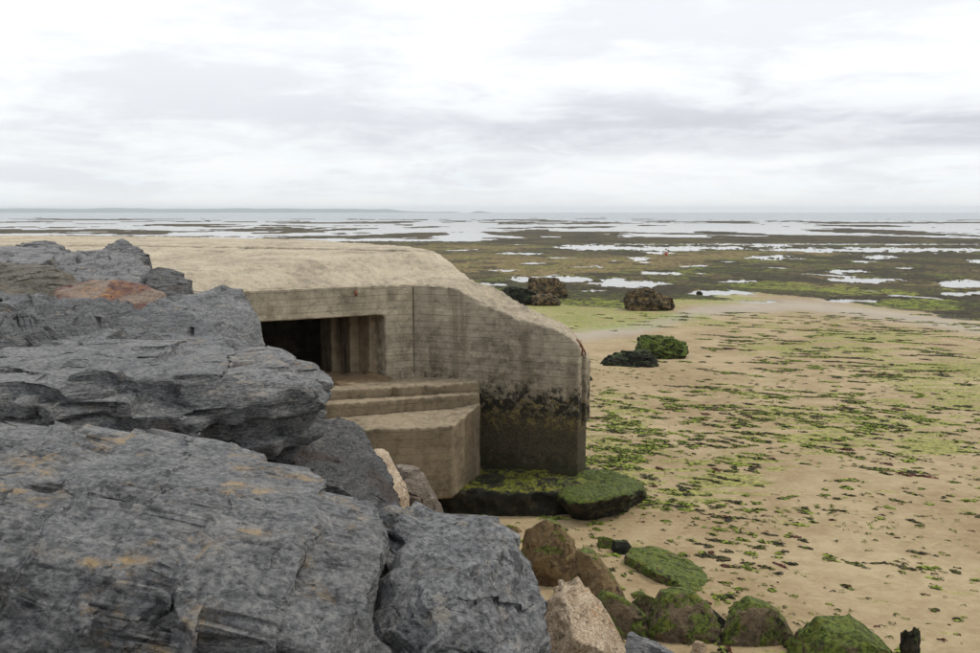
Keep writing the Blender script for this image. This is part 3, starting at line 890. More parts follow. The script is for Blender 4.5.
rock('boulder', 'chipped blue grey slate boulder with stepped fracture faces beside the huge ochre blotched one',
     pts_px([(352, 512, 4.15), (392, 491, 4.2), (440, 484, 4.2), (478, 494, 4.1), (502, 515, 3.95), (528, 545, 3.7), (545, 566, 3.55), (553, 605, 3.4), (549, 680, 3.3),
             (400, 560, 3.35), (470, 600, 3.05), (400, 690, 2.9), (530, 700, 3.0), (360, 640, 3.1)])
     + [np.array([0.22, 3.9, 3.3]), np.array([-0.5, 4.3, 3.3]), np.array([0.15, 3.0, 3.4]), np.array([-0.45, 2.9, 3.4])],
     MAT['near2'], 7, 29, bed=(0.30, -0.35, 0.9), grow=0.97, k=34, lump=0.01, facet=0.06, nfac=30, ledge=0.03, layer=0.075, fine=0.008, warp=0.02, cuts=14, cut=0.15, flake=0.015, blocks=2, joint=0.62, jh=(0.10, 0.26, 0.34))
rock('boulder', 'long layered slate slab with flat pale top and brown stained broken side',
     pts_px([(-160, 372, 6.2), (-40, 356, 6.9), (85, 341, 7.3), (180, 341, 7.4), (268, 351, 7.2), (300, 372, 6.8), (326, 394, 6.4), (337, 414, 6.2), (325, 428, 6.2),
             (-150, 395, 5.5), (20, 382, 5.6), (120, 372, 5.8), (210, 374, 5.9), (290, 385, 6.0), (262, 434, 5.95), (140, 452, 5.5), (0, 455, 5.3), (-160, 455, 5.3)])
     + [np.array([-1.35, 6.6, 4.25]), np.array([-2.3, 6.6, 3.7]), np.array([-4.2, 6.9, 3.6]), np.array([-4.2, 5.4, 3.6]), np.array([-2.2, 5.6, 3.9])],
     MAT['slab'], 7, 33, bed=(0.06, -0.12, 1), grow=0.985, k=40, lump=0.012, facet=0.024, nfac=60, ledge=0.10, layer=0.075, fine=0.007, warp=0.02, cuts=14, cut=0.06, flake=0.008, blocks=2, joint=0.75, jh=(0.11, 0.28, 0.36))
rock('boulder', 'wide tilted slate slab with diagonal grain behind the layered slab',
     pts_px([(-160, 285, 9.2), (-50, 286, 9.3), (5, 296, 9.1), (70, 309, 9.0), (170, 316, 9.0), (216, 331, 8.7), (256, 349, 8.3), (240, 360, 7.9), (120, 362, 7.6), (-20, 372, 7.2), (-160, 372, 7.0)])
     + [np.array([-2.2, 8.2, 3.7]), np.array([-5.5, 9.0, 3.7]), np.array([-5.0, 7.2, 3.7]), np.array([-2.4, 7.5, 3.8])],
     MAT['foliated'], 7, 38, bed=(0.75, -0.35, 0.75), k=36, lump=0.015, facet=0.024, nfac=50, ledge=0.05, layer=0.06, fine=0.008, warp=0.025, cut=0.08, flake=0.010)
rock('boulder', 'grey slate block with jagged top corner leaning by the gun opening',
     pts_px([(128, 315, 9.3), (165, 297, 9.7), (200, 288, 10.0), (236, 283, 10.2), (243, 300, 9.9), (259, 322, 9.5), (264, 348, 9.2), (250, 362, 8.9), (170, 330, 8.9), (210, 335, 8.7)])
     + [np.array([-2.3, 9.6, 3.6]), np.array([-3.6, 9.7, 3.6]), np.array([-3.4, 8.9, 3.6]), np.array([-2.3, 8.8, 3.6])],
     MAT['grey'], 6, 42, joint=0.4, bed=(0.6, -0.3, 0.75), k=26, lump=0.03, facet=0.04, nfac=30, ledge=0.035, layer=0.08, warp=0.03)
rock('boulder', 'rust red and orange stained boulder among grey slate blocks',
     pts_px([(40, 300, 10.3), (62, 287, 10.7), (112, 278, 11.0), (150, 281, 11.0), (168, 294, 10.7), (152, 312, 10.3), (110, 320, 10.1), (60, 314, 10.0)])
     + [np.array([-3.6, 10.9, 3.7]), np.array([-4.9, 10.9, 3.7]), np.array([-4.7, 10.0, 3.7]), np.array([-3.6, 10.0, 3.7])],
     MAT['rust'], 6, 43, bed=(0.1, 0.1, 1), joint=0.25, k=18, lump=0.05, facet=0.035, nfac=24, ledge=0.02, warp=0.03)
rock('boulder', 'brown banded layered boulder at the edge of the slate pile',
     pts_px([(-60, 262, 11.2), (0, 262, 11.3), (50, 264, 11.4), (72, 272, 11.2), (78, 286, 10.9), (60, 300, 10.6), (0, 306, 10.4), (-60, 306, 10.4)])
     + [np.array([-4.9, 11.3, 3.8]), np.array([-6.4, 11.4, 3.8]), np.array([-6.2, 10.4, 3.8]), np.array([-4.8, 10.4, 3.8])],
     MAT['banded'], 6, 47, bed=(0.15, -0.25, 1), k=20, lump=0.04, facet=0.03, nfac=26, ledge=0.06, layer=0.06, warp=0.03)
rock('boulder', 'smooth grey slate slab with white streak above the rust red boulder',
     pts_px([(52, 256, 12.4), (72, 250, 12.7), (110, 252, 12.7), (136, 258, 12.5), (150, 272, 12.1), (145, 286, 11.7), (100, 290, 11.5), (66, 286, 11.5)])
     + [np.array([-4.3, 12.5, 3.8]), np.array([-5.6, 12.5, 3.8]), np.array([-5.2, 11.5, 3.8]), np.array([-4.2, 11.5, 3.8])],
     MAT['pale'], 6, 53, bed=(0.3, -0.5, 0.8), k=24, lump=0.03, facet=0.025, nfac=20, ledge=0.02, warp=0.03)
rock('boulder', 'dark humped slate boulder standing up against the bunker roof',
     pts_px([(97, 256, 13.4), (106, 245, 13.6), (120, 239, 13.7), (136, 242, 13.6), (146, 256, 13.4), (149, 272, 13.0), (100, 268, 13.0)])
     + [np.array([-4.7, 13.7, 3.7]), np.array([-5.6, 13.7, 3.7]), np.array([-5.4, 13.0, 3.7]), np.array([-4.6, 12.9, 3.7])],
     MAT['grey'], 6, 59, k=18, lump=0.05, facet=0.04, nfac=20, ledge=0.02)
rock('boulder', 'small dark jagged slate block between the smooth slab and the gun opening',
     pts_px([(146, 272, 12.0), (158, 264, 12.1), (172, 267, 12.1), (188, 280, 11.8), (194, 294, 11.4), (170, 300, 11.1), (148, 290, 11.3)])
     + [np.array([-3.5, 12.0, 3.6]), np.array([-4.3, 12.0, 3.6]), np.array([-4.1, 11.2, 3.6]), np.array([-3.5, 11.2, 3.6])],
     MAT['dark'], 6, 61, k=20, lump=0.05, facet=0.055, nfac=18, ledge=0.03)
rock('boulder', 'flat grey slate slab lying over the brown banded boulder',
     pts_px([(-60, 250, 12.6), (0, 252, 12.7), (40, 248, 12.9), (66, 250, 12.7), (58, 262, 12.1), (20, 266, 11.9), (-60, 266, 11.8)])
     + [np.array([-5.5, 12.7, 3.9]), np.array([-7.0, 12.7, 3.9]), np.array([-6.5, 11.9, 3.9]), np.array([-5.4, 12.0, 3.9])],
     MAT['pale'], 6, 67, bed=(0.1, -0.2, 1), k=24, lump=0.03, facet=0.03, nfac=20, ledge=0.04, layer=0.06)
rock('boulder', 'low rounded slate boulder at the far end of the pile, behind the flat grey slab',
     pts_px([(14, 246, 13.8), (34, 241, 14.0), (52, 241, 14.0), (66, 247, 13.8), (62, 256, 13.4), (16, 256, 13.4)])
     + [np.array([-6.2, 14.0, 3.7]), np.array([-7.1, 14.0, 3.7]), np.array([-6.8, 13.3, 3.7]), np.array([-6.1, 13.3, 3.7])],
     MAT['grey'], 6, 71, k=16, lump=0.04, facet=0.03, nfac=20)
rock('boulder', 'dark sloping slate boulder wedged under the layered slab',
     pts_px([(222, 440, 6.6), (262, 424, 7.0), (300, 414, 7.3), (345, 418, 7.3), (375, 440, 7.1), (392, 468, 6.9), (404, 492, 6.7), (390, 520, 6.3), (330, 500, 6.0), (260, 462, 6.1)])
     + [np.array([-0.75, 7.1, 3.0]), np.array([-1.9, 7.2, 3.2]), np.array([-1.8, 6.1, 3.3]), np.array([-0.7, 6.1, 3.1])],
     MAT['dark'], 7, 73, bed=(0.5, -0.3, 0.8), k=34, lump=0.01, facet=0.055, nfac=36, ledge=0.03, layer=0.08, warp=0.025, cuts=22, cut=0.13, flake=0.015)
rock('boulder', 'pale cream edged stone sliver against the dark slate boulder',
     pts_px([(366, 450, 8.5), (376, 443, 8.7), (386, 449, 8.6), (398, 472, 8.3), (408, 494, 8.1), (392, 500, 7.8), (368, 474, 7.9)])
     + [np.array([-0.75, 8.5, 2.7]), np.array([-1.15, 8.5, 2.7]), np.array([-1.1, 7.9, 2.7]), np.array([-0.7, 7.9, 2.7])],
     MAT['quartz'], 5, 79, joint=0.2, k=22, lump=0.03, facet=0.05, nfac=14, cuts=14, cut=0.18, blocks=1)
rock('boulder', 'brown stone with broken top wedged against the bunker apron',
     pts_px([(388, 458, 9.6), (400, 454, 9.8), (411, 458, 9.7), (422, 470, 9.4), (434, 485, 9.1), (420, 500, 8.9), (396, 498, 8.9)])
     + [np.array([-0.4, 9.7, 2.3]), np.array([-1.1, 9.7, 2.3]), np.array([-1.0, 8.8, 2.3]), np.array([-0.4, 8.8, 2.3])],
     MAT['brown'], 6, 84, joint=0.6, cuts=14, cut=0.2, blocks=1, k=22, lump=0.04, facet=0.06, nfac=16, ledge=0.03)


# --- stones at the toe of the bank, on the sand
def toe_rock(label, px0, py0, px1, py1, mat, seed, d=None, kdep=0.8, shape=None, level=6, sink=0.12, **kw):
    """stone whose picture box is px0..px1, py0..py1, standing on the sand or bank at forward distance d"""
    rs = np.random.RandomState(seed)
    if d is None:
        d = ground_at((px0 + px1) / 2, py1)[1] + 0.15
    a, b = at(px0, py1, d), at(px1, py0, d)
    wdt = b[0] - a[0]
    zt = b[2]
    zb = min(a[2], float(base_z(d))) - sink
    zb = max(zb, zt - 1.6 * wdt)
    dep = wdt * kdep
    pts = []
    shape = shape or [(0.0, 0.62), (0.06, 0.9), (0.32, 1.0), (0.72, 0.95), (0.96, 0.7), (1.0, 0.4)]
    for (u, h) in shape:
        x = a[0] + u * wdt
        z = zb + (zt - zb) * h
        pts += [np.array([x, d + dep * (0.10 + 0.12 * rs.rand()), z]), np.array([x * 1.0, d + dep * (0.55 + 0.2 * rs.rand()), z - 0.12 * (zt - zb) * rs.rand()])]
        pts.append(np.array([x, d - dep * 0.12 * rs.rand(), zb + (zt - zb) * h * (0.35 + 0.25 * rs.rand())]))
    for u in (0.05, 0.5, 0.95):
        pts += [np.array([a[0] + u * wdt, d - 0.1 * dep, zb]), np.array([a[0] + u * wdt, d + 0.8 * dep, zb])]
    if d < 20:
        kw = dict(dict(joint=0.5, blocks=1, cuts=14, cut=0.20, lump=0.012, warp=0.03), **kw)
        kw['k'] = 34
    else:
        kw = dict(dict(joint=0.8, jh=(0.22, 0.35, 0.45), blocks=1, cuts=12, cut=0.18, warp=0.16), **kw)
        kw['fine'] = 0.05
    return rock('boulder', label, pts, mat, level, seed, **kw)


GT = 'mossy stones at the toe of the bank'
toe_rock('brown stone with green crown at the foot of the concrete footing', 523, 522, 592, 578, MAT['mossbrown'], 101, d=14.2, group=GT, facet=0.05, nfac=18, k=30,
         shape=[(0.0, 0.4), (0.08, 0.82), (0.3, 1.0), (0.55, 0.9), (0.9, 0.5), (1.0, 0.15)])
toe_rock('tilted brown boulder slanting down to the sand beside the pale quartz stone', 574, 552, 634, 612, MAT['mossbrown'], 103, d=13.0, group=GT, facet=0.05, nfac=18, k=30,
         shape=[(0.0, 0.5), (0.1, 0.95), (0.3, 1.0), (0.7, 0.6), (0.95, 0.25), (1.0, 0.1)])
rock('boulder', 'cream and rust quartz boulder with pale veins below the chipped slate boulder',
     pts_px([(546, 640, 9.6), (550, 600, 9.9), (560, 579, 10.1), (578, 576, 10.1), (600, 596, 9.9), (618, 628, 9.6), (626, 655, 9.4), (615, 690, 9.2), (550, 690, 9.2), (575, 640, 9.0), (600, 650, 9.0)])
     + [np.array([1.3, 10.0, 0.7]), np.array([0.6, 10.2, 0.7]), np.array([0.6, 9.0, 0.7]), np.array([1.3, 9.0, 0.7])],
     MAT['quartz'], 6, 108, joint=0.6, cuts=16, cut=0.16, blocks=1, bed=(0.8, 0, 0.5), k=26, lump=0.03, facet=0.05, nfac=18, ledge=0.02)
rock('boulder', 'long flat mossy boulder lying alone on the sand',
     [ground_at(628, 572) + np.array([0, 0, -0.1]), ground_at(690, 600) + np.array([0, 0, -0.1]), ground_at(722, 598) + np.array([0, 0, -0.1]), ground_at(700, 570), ground_at(640, 556)]
     + pts_px([(627, 556, 15.2), (634, 545, 15.7), (660, 548, 15.6), (690, 560, 15.2), (712, 580, 14.5), (722, 592, 14.1), (690, 590, 13.9), (655, 572, 14.4)]),
     MAT['moss'], 6, 109, k=28, lump=0.03, facet=0.05, nfac=16, ledge=0.02)
toe_rock('mossy grey boulder beside the dark slate slab', 648, 597, 724, 646, MAT['mossgrey'], 113, d=12.2, group=GT, facet=0.05, nfac=16, k=24)
toe_rock('mossy boulder with pale worn face near the wooden stump', 724, 606, 798, 652, MAT['mossgrey'], 127, d=12.1, group=GT, facet=0.05, nfac=16, k=24,
         shape=[(0.0, 0.5), (0.1, 0.9), (0.35, 1.0), (0.7, 0.9), (0.9, 0.6), (1.0, 0.3)])
toe_rock('low green weed covered stone near the wooden stump', 803, 634, 905, 668, MAT['moss'], 131, d=11.3, group=GT, facet=0.05, nfac=16, k=18,
         shape=[(0.0, 0.5), (0.15, 1.0), (0.4, 0.85), (0.65, 0.95), (0.9, 0.65), (1.0, 0.4)])
toe_rock('dark blue grey slate slab beside the quartz boulder', 618, 634, 694, 672, MAT['grey'], 137, d=10.0, facet=0.05, nfac=16, k=26,
         shape=[(0.0, 0.9), (0.2, 1.0), (0.5, 0.95), (0.8, 0.75), (1.0, 0.5)])
toe_rock('small mossy stone between the quartz boulder and the mossy grey boulder', 600, 592, 656, 634, MAT['mossgrey'], 139, d=12.3, group=GT, level=5, facet=0.05, nfac=14, k=24,
         shape=[(0.0, 0.8), (0.2, 1.0), (0.6, 0.75), (0.9, 0.5), (1.0, 0.3)])
toe_rock('small grey stone peeping out above the little mossy stone', 634, 592, 662, 612, MAT['mossgrey'], 149, level=5, d=13.0, group=GT, facet=0.05, nfac=10)
toe_rock('little ochre pebble stone in front of the mossy grey boulder', 692, 640, 708, 652, MAT['quartz'], 151, level=4, d=11.6, facet=0.04, nfac=8)
toe_rock('small weed wrapped stone behind the tilted brown boulder', 596, 538, 618, 556, MAT['moss'], 157, level=5, group=GT, facet=0.05, nfac=10)
toe_rock('brownish weed dressed stone in the gap behind the tilted brown boulder', 610, 541, 634, 562, MAT['blackweed'], 163, level=5, group=GT, facet=0.08, nfac=14)
toe_rock('dark weed heaped stone between two mossy boulders', 700, 612, 732, 650, MAT['blackweed'], 167, level=5, d=12.6, group=GT, facet=0.08, nfac=14)

for i, (px_, pb_, w_, mt, lb) in enumerate([
        (640, 606, 20, 'mossgrey', 'small grey stone on the sand beside the little mossy stone'),
        (664, 603, 12, 'brown', 'small brown stone on the sand behind the mossy grey boulder'),
        (606, 566, 16, 'mossbrown', 'small brown stone in front of the weed wrapped stone'),
        (622, 570, 14, 'blackweed', 'small black weed stone between the tilted brown boulder and the flat mossy boulder'),
        (720, 604, 13, 'blackweed', 'small black weed stone at the tip of the flat mossy boulder'),
        (806, 650, 14, 'mossbrown', 'small brown stone between the pale faced mossy boulder and the low green stone'),
        (738, 612, 12, 'moss', 'small green stone behind the pale faced mossy boulder'),
        (640, 636, 16, 'brown', 'small brown stone behind the dark blue grey slab'),
        (512, 540, 22, 'mossbrown', 'brown stone in the gap under the concrete footing'),
        (640, 622, 18, 'mossgrey', 'small mossy stone leaning on the mossy grey boulder')]):
    toe_rock(lb, px_ - w_ / 2, pb_ - w_ * 0.62, px_ + w_ / 2, pb_, MAT[mt], 400 + i, level=4, group='small stones among the mossy boulders', facet=0.05, sink=0.05)

# armour stones that carry on down the slope below and behind the great near boulders
rf = np.random.RandomState(12)
placed = []
for tries in range(900):
    x_, y_ = rf.uniform(-1.6, 7.5), rf.uniform(3.6, 11.5)
    zb_ = float(bank_z(np.array([x_]), np.array([y_]))[0])
    if zb_ < 0.15 or zb_ > 3.75:
        continue
    r_ = rf.uniform(0.24, 0.64)
    zt_ = zb_ + 0.55 * r_
    ppx, ppy = project(x_, y_ + 0.3 * r_, zt_ + 0.12)
    hw = F * r_ / y_ * 1.25
    if not (ppy > 668 or (ppx + hw < 528 and ppx - hw > 395 and ppy > 530)):
        continue
    if any(math.hypot(x_ - a, y_ - b_) < (r_ + c_) * 0.78 for a, b_, c_ in placed):
        continue
    placed.append((x_, y_, r_))
    pp = []
    for _ in range(16):
        v = rf.normal(0, 1, 3); v /= np.linalg.norm(v)
        pp.append(np.array([x_, y_, zb_ - 0.02]) + v * np.array([r_, r_ * 0.85, r_ * 0.6]))
    kk = ('grey', 'near2', 'pale', 'brown')[len(placed) % 4]
    rock('boulder', {'grey': 'grey slate armour boulder bedded in the bank slope', 'near2': 'blue grey slate armour boulder bedded in the bank slope', 'pale': 'pale grey slate armour boulder bedded in the bank slope', 'brown': 'brown armour boulder bedded in the bank slope'}[kk], pp, MAT[kk], 5,
         500 + len(placed), group='armour boulders down the bank slope', facet=0.03, nfac=20, joint=0.4)
    if len(placed) >= 34:
        break
print('slope boulders', len(placed))

# --- rocks out on the sand and the flat
GF = 'weed covered rocks out on the flat'
toe_rock('green weed covered rock alone on the sand', 641, 337, 689, 361, MAT['greenrock'], 171, group=GF, facet=0.06, nfac=26, k=14, lump=0.06, fine=0.02)
toe_rock('low black weed clump beside the green rock', 603, 352, 657, 369, MAT['blackweed'], 173, group=GF, facet=0.09, nfac=40, k=14, lump=0.08, fine=0.03,
         shape=[(0.0, 0.25), (0.2, 0.7), (0.4, 0.85), (0.6, 0.8), (0.85, 1.0), (1.0, 0.5)])
toe_rock('brown wrack covered rock at the edge of the weed flat', 628, 290, 674, 312, MAT['wrack'], 179, group=GF, facet=0.07, nfac=40, k=14, lump=0.06, fine=0.025)
toe_rock('brown wrack covered mound behind the black weed rock', 527, 278, 572, 299, MAT['wrack'], 181, group=GF, facet=0.07, nfac=40, k=14, lump=0.06, fine=0.025)
toe_rock('black weed covered rock just past the broken wing wall', 498, 287, 540, 306, MAT['blackweed'], 191, group=GF, facet=0.08, nfac=30, k=14, lump=0.06, fine=0.02)
toe_rock('little dark brown rock at the foot of the wrack mound', 532, 295, 562, 307, MAT['wrack'], 193, group=GF, level=5, facet=0.08, nfac=20, k=14, lump=0.06)
toe_rock('small black weed tuft rock beside the wing wall end', 578, 375, 594, 384, MAT['blackweed'], 197, group=GF, level=5, facet=0.08, nfac=16)
toe_rock('small black stone in the bright pool', 697, 291, 703, 295, MAT['blackweed'], 199, level=4, facet=0.06, nfac=8)


# ------------------------------------------------------------------ the bunker
def remesh(name, bms, voxel, rough=0.012, chip=0.03, seed=1, mat=None, parent=None, frame=None, top_rough=0.02):
    """closed shapes -> one worn solid: voxel remesh, then weather the surface"""
    me = bpy.data.meshes.new('tmp')
    bms.to_mesh(me); bms.free()
    o = bpy.data.objects.new('tmp', me); COL.objects.link(o)
    md = o.modifiers.new('r', 'REMESH'); md.mode = 'VOXEL'; md.voxel_size = voxel; md.adaptivity = 0.0
    dg = bpy.context.evaluated_depsgraph_get(); dg.update()
    ev = o.evaluated_get(dg)
    m2 = bpy.data.meshes.new_from_object(ev)
    bpy.data.objects.remove(o); bpy.data.meshes.remove(me)
    n = len(m2.vertices)
    V = np.zeros(n * 3, np.float32); m2.vertices.foreach_get('co', V); V = V.reshape(-1, 3).astype(float)
    Nn = np.zeros(n * 3, np.float32); m2.vertices.foreach_get('normal', Nn); Nn = Nn.reshape(-1, 3).astype(float)
    if frame is not None:
        o2, ex, ey = frame
        for A_, t0 in ((V, o2), (Nn, np.zeros(2))):
            A_[:, :2] = t0 + A_[:, :1] * ex + A_[:, 1:2] * ey
    # edge measure: how far each point stands out from its neighbours
    ne = len(m2.edges)
    E = np.zeros(ne * 2, np.int32); m2.edges.foreach_get('vertices', E); E = E.reshape(-1, 2)
    deg = np.zeros(n); np.add.at(deg, E[:, 0], 1); np.add.at(deg, E[:, 1], 1)
    LP = np.zeros_like(V); np.add.at(LP, E[:, 0], V[E[:, 1]]); np.add.at(LP, E[:, 1], V[E[:, 0]])
    LP = LP / deg[:, None] - V
    curv = -(LP * Nn).sum(1) / voxel          # >0 on convex edges
    for _ in range(2):
        A = np.zeros(n); np.add.at(A, E[:, 0], curv[E[:, 1]]); np.add.at(A, E[:, 1], curv[E[:, 0]])
        curv = 0.5 * curv + 0.5 * A / deg
    cv = np.clip(curv * 4.0, 0, 1)
    topm = sstep(0.35, 0.7, Nn[:, 2])
    d = top_rough * topm * (fbm(V * 6.0, 4, seed + 23, 0.65) * 1.6)
    d += rough * (fbm(V * 1.3, 3, seed) * 1.6 + fbm(V * 5.0, 4, seed + 3) * 0.9)
    # breakages along edges
    br = sstep(0.08, 0.40, fbm(V * 2.2, 4, seed + 7))
    d -= chip * cv * (0.06 + 1.7 * br)
    # spalls
    sp = sstep(0.28, 0.42, fbm(V * 1.7 + 40, 4, seed + 13))
    d -= chip * 0.45 * sp
    V = V + Nn * d[:, None]
    m2.vertices.foreach_set('co', V.astype(np.float32).ravel())
    m2.polygons.foreach_set('use_smooth', np.ones(len(m2.polygons), bool))
    m2.update(); m2.name = name
    ob = link(name, m2, mat, parent)
    return ob


def add_prism(bm, poly, z0, z1):
    """vertical prism over a plan polygon; z1 may be a list of heights"""
    n = len(poly)
    zt = z1 if isinstance(z1, (list, tuple)) else [z1] * n
    lo = [bm.verts.new((p[0], p[1], z0)) for p in poly]
    hi = [bm.verts.new((p[0], p[1], z)) for p, z in zip(poly, zt)]
    fs = [bm.faces.new(lo[::-1]), bm.faces.new(hi)]
    for i in range(n):
        j = (i + 1) % n
        fs.append(bm.faces.new((lo[i], lo[j], hi[j], hi[i])))
    bmesh.ops.triangulate(bm, faces=fs)
    bmesh.ops.recalc_face_normals(bm, faces=bm.faces)


def add_hull(bm, pts):
    vs_ = [bm.verts.new(tuple(p)) for p in pts]
    r = bmesh.ops.convex_hull(bm, input=vs_)
    bad = list({g for g in list(r['geom_interior']) + list(r['geom_unused']) if isinstance(g, bmesh.types.BMVert)})
    if bad:
        bmesh.ops.delete(bm, geom=bad, context='VERTS')
    bmesh.ops.recalc_face_normals(bm, faces=bm.faces)


M_CON = concrete('concrete_walls', boards=0.8, grime=0.3, base=(0.40, 0.345, 0.25))
M_ROOF = concrete('concrete_roof', tide=False, boards=0.15, base=(0.42, 0.365, 0.275), grime=0.2)
M_IN = concrete('concrete_chamber_shaded', tide=False, boards=0.5, base=(0.22, 0.165, 0.10), grime=0.6)  # gun room's shade is put into this darker concrete; the jamb stays lighter
M_APR = concrete('concrete_apron', tide=False, boards=0.55, base=(0.20, 0.157, 0.10), grime=0.5, dirt_col=(0.06, 0.042, 0.022))
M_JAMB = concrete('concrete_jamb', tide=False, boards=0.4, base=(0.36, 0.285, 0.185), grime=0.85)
M_FOOT = weedy('weedy_footing', rock=(0.05, 0.04, 0.02), rock2=(0.014, 0.012, 0.008), green=(0.11, 0.12, 0.014), cover=-0.22, darkness=0.7, up=0.9)

MAT_RUB = plain('rusty_rubble', (0.12, 0.078, 0.04), 0.9, 0.75, 9.0)
CPT = at(413, 284, 20.5)                     # inner corner of front wall and wing wall, at roof-edge height
TZ = CPT[2]
T = np.array([math.sin(math.radians(60)), math.cos(math.radians(60))])     # along the front wall, to the right
NO = np.array([T[1], -T[0]])                                               # outward
W = np.array([math.sin(math.radians(114)), math.cos(math.radians(114))])   # along the wing wall
WB = np.array([-W[1], W[0]])                                               # behind the wing wall


def fp(s, o):
    """plan point: s metres left of the corner along the front wall, o metres out from it"""
    return CPT[:2] - T * s + NO * o


bunker = bpy.data.objects.new('bunker', None)
COL.objects.link(bunker)
tag(bunker, 'beige concrete wartime bunker with gun opening and broken wing wall', 'bunker')


FRONT = (CPT[:2], -T, NO)
WING = (CPT[:2], W, WB)


def loc_so(p):
    v = np.asarray(p)[:2] - CPT[:2]
    return (-(v @ T), v @ NO)


def box_so(bm, s0, s1, o0, o1, z0, z1):
    add_prism(bm, [(s0, o0), (s1, o0), (s1, o1), (s0, o1)], z0, z1)


Z_OPT, Z_OPB = 3.62, 2.22
# roof slab with its long sloping brow
bm = bmesh.new()
top = [at(416, 252, 22.0), at(440, 253.5, 22.6), at(413, 248.5, 23.6), at(303, 241, 28.0), at(150, 238, 31.0), at(-80, 236, 34.0), at(-80, 246, 24.0), at(150, 247, 23.5)]
brow = [np.array([*fp(0.0, -0.05), TZ]), np.array([*fp(6.0, -0.05), TZ]), np.array([*fp(10.5, -0.05), TZ + 0.05]), at(474, 282, 21.7)]
brow += [np.array([*(p[:2] - NO * 0.10), p[2] - 0.30]) for p in brow]
low_ = [np.array([p[0], p[1], TZ - 0.4]) for p in top]
add_hull(bm, top + brow + low_)
remesh('roof_slab', bm, 0.042, 0.008, 0.05, 3, M_ROOF, bunker, None, 0.03)

bm = bmesh.new()
cen = np.mean(top, axis=0)
tp = [cen + (p - cen) * np.array([0.985, 0.97, 1]) for p in (top[0], top[1], top[2], top[3], top[4], top[5], top[6], top[7])]
add_prism(bm, [p[:2] for p in tp], TZ + 0.3, [float(p[2] + 0.05) for p in tp])
remesh('roof_course', bm, 0.045, 0.012, 0.05, 4, M_ROOF, bunker, None, 0.02)

# front wall with the gun opening
bm = bmesh.new()
box_so(bm, -0.30, 10.5, -0.55, 0.0, Z_OPT, TZ + 0.004)
box_so(bm, -0.30, 0.66, -0.55, 0.0, 0.2, TZ + 0.004)
box_so(bm, 5.2, 10.5, -0.55, 0.0, 0.2, TZ + 0.004)
box_so(bm, -0.30, 10.5, -0.55, 0.0, 0.2, Z_OPB)
remesh('front_wall', bm, 0.036, 0.007, 0.022, 5, M_CON, bunker, FRONT)

# stepped jamb: each step reaches further into the opening, further back
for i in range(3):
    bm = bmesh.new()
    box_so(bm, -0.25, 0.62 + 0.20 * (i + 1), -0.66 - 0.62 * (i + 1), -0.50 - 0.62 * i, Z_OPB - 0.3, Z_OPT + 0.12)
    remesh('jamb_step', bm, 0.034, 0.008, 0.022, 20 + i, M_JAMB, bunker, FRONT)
# gun room
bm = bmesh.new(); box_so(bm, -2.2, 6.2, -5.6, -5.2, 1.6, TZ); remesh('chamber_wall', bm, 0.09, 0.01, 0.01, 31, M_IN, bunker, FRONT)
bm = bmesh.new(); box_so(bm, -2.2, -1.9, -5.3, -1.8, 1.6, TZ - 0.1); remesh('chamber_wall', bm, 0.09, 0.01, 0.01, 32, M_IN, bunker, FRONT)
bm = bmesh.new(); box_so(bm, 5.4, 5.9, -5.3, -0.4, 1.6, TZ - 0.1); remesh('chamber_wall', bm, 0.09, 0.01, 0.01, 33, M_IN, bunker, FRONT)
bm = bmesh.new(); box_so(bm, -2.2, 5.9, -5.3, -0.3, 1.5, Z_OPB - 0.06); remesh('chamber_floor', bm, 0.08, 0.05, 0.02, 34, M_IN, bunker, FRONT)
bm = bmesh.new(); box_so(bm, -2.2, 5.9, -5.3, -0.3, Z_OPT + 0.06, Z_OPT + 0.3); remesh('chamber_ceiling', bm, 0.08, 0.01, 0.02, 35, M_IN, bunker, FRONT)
# rear and flank of the body, behind the wing wall
bm = bmesh.new()
c0 = fp(-0.3, -0.5)
gA, gB, gC = at(440, 253.5, 22.6), at(413, 248.5, 23.6), at(303, 241, 28.0)
add_prism(bm, [c0, at(470, 282, 21.0)[:2], gA[:2] + np.array([0.2, 0]), gC[:2], at(150, 238, 31.0)[:2], at(150, 238, 31.0)[:2] + np.array([0.3, -1.0]), gC[:2] + np.array([-0.6, -0.8]), fp(-0.3, -3.5)], -0.5, TZ - 0.2)
remesh('flank_wall', bm, 0.10, 0.01, 0.02, 36, M_CON, bunker)

# wing wall: lofted sections along its length
bm = bmesh.new(); box_so(bm, -0.03, 0.010, -0.05, 0.012, 2.3, TZ - 0.05)
remesh('construction_joint', bm, 0.009, 0.008, 0.012, 71, plain('joint_shade', (0.10, 0.08, 0.055), 0.9, 0.5, 12), bunker, FRONT)  # dark strip stands in for the shade in the corner joint's groove
M_WING = concrete('concrete_wing_shaded', boards=0.8, grime=0.45, base=(0.335, 0.29, 0.215))  # darker copy of the wall concrete: the wing's shaded side put into colour
secs = [(-0.10, 4.24, 4.34), (0.45, 4.24, 4.34), (0.95, 4.20, 4.30), (1.50, 3.95, 4.17), (2.33, 3.64, 3.74), (3.15, 3.46, 3.44), (3.58, 3.30, 3.12), (3.74, 3.10, 2.80)]
bm = bmesh.new()
thick = 0.95
rings = []
for (q, zf, zr) in secs:
    end = max(0.0, (q - 3.1) / 0.64)
    f0 = 0.10 * end ** 2
    bk = thick * (1 - 0.30 * end)
    pf, pb, pm = (q, f0), (q, bk), (q, f0 + 0.28 * (bk - f0))
    zlow = 0.30
    rings.append([bm.verts.new((pf[0], pf[1], zlow)), bm.verts.new((pf[0], pf[1], zf)), bm.verts.new((pm[0], pm[1], zf + 0.5 * (zr - zf) + 0.02)),
                  bm.verts.new((pb[0], pb[1], zr)), bm.verts.new((pb[0], pb[1], zlow))])
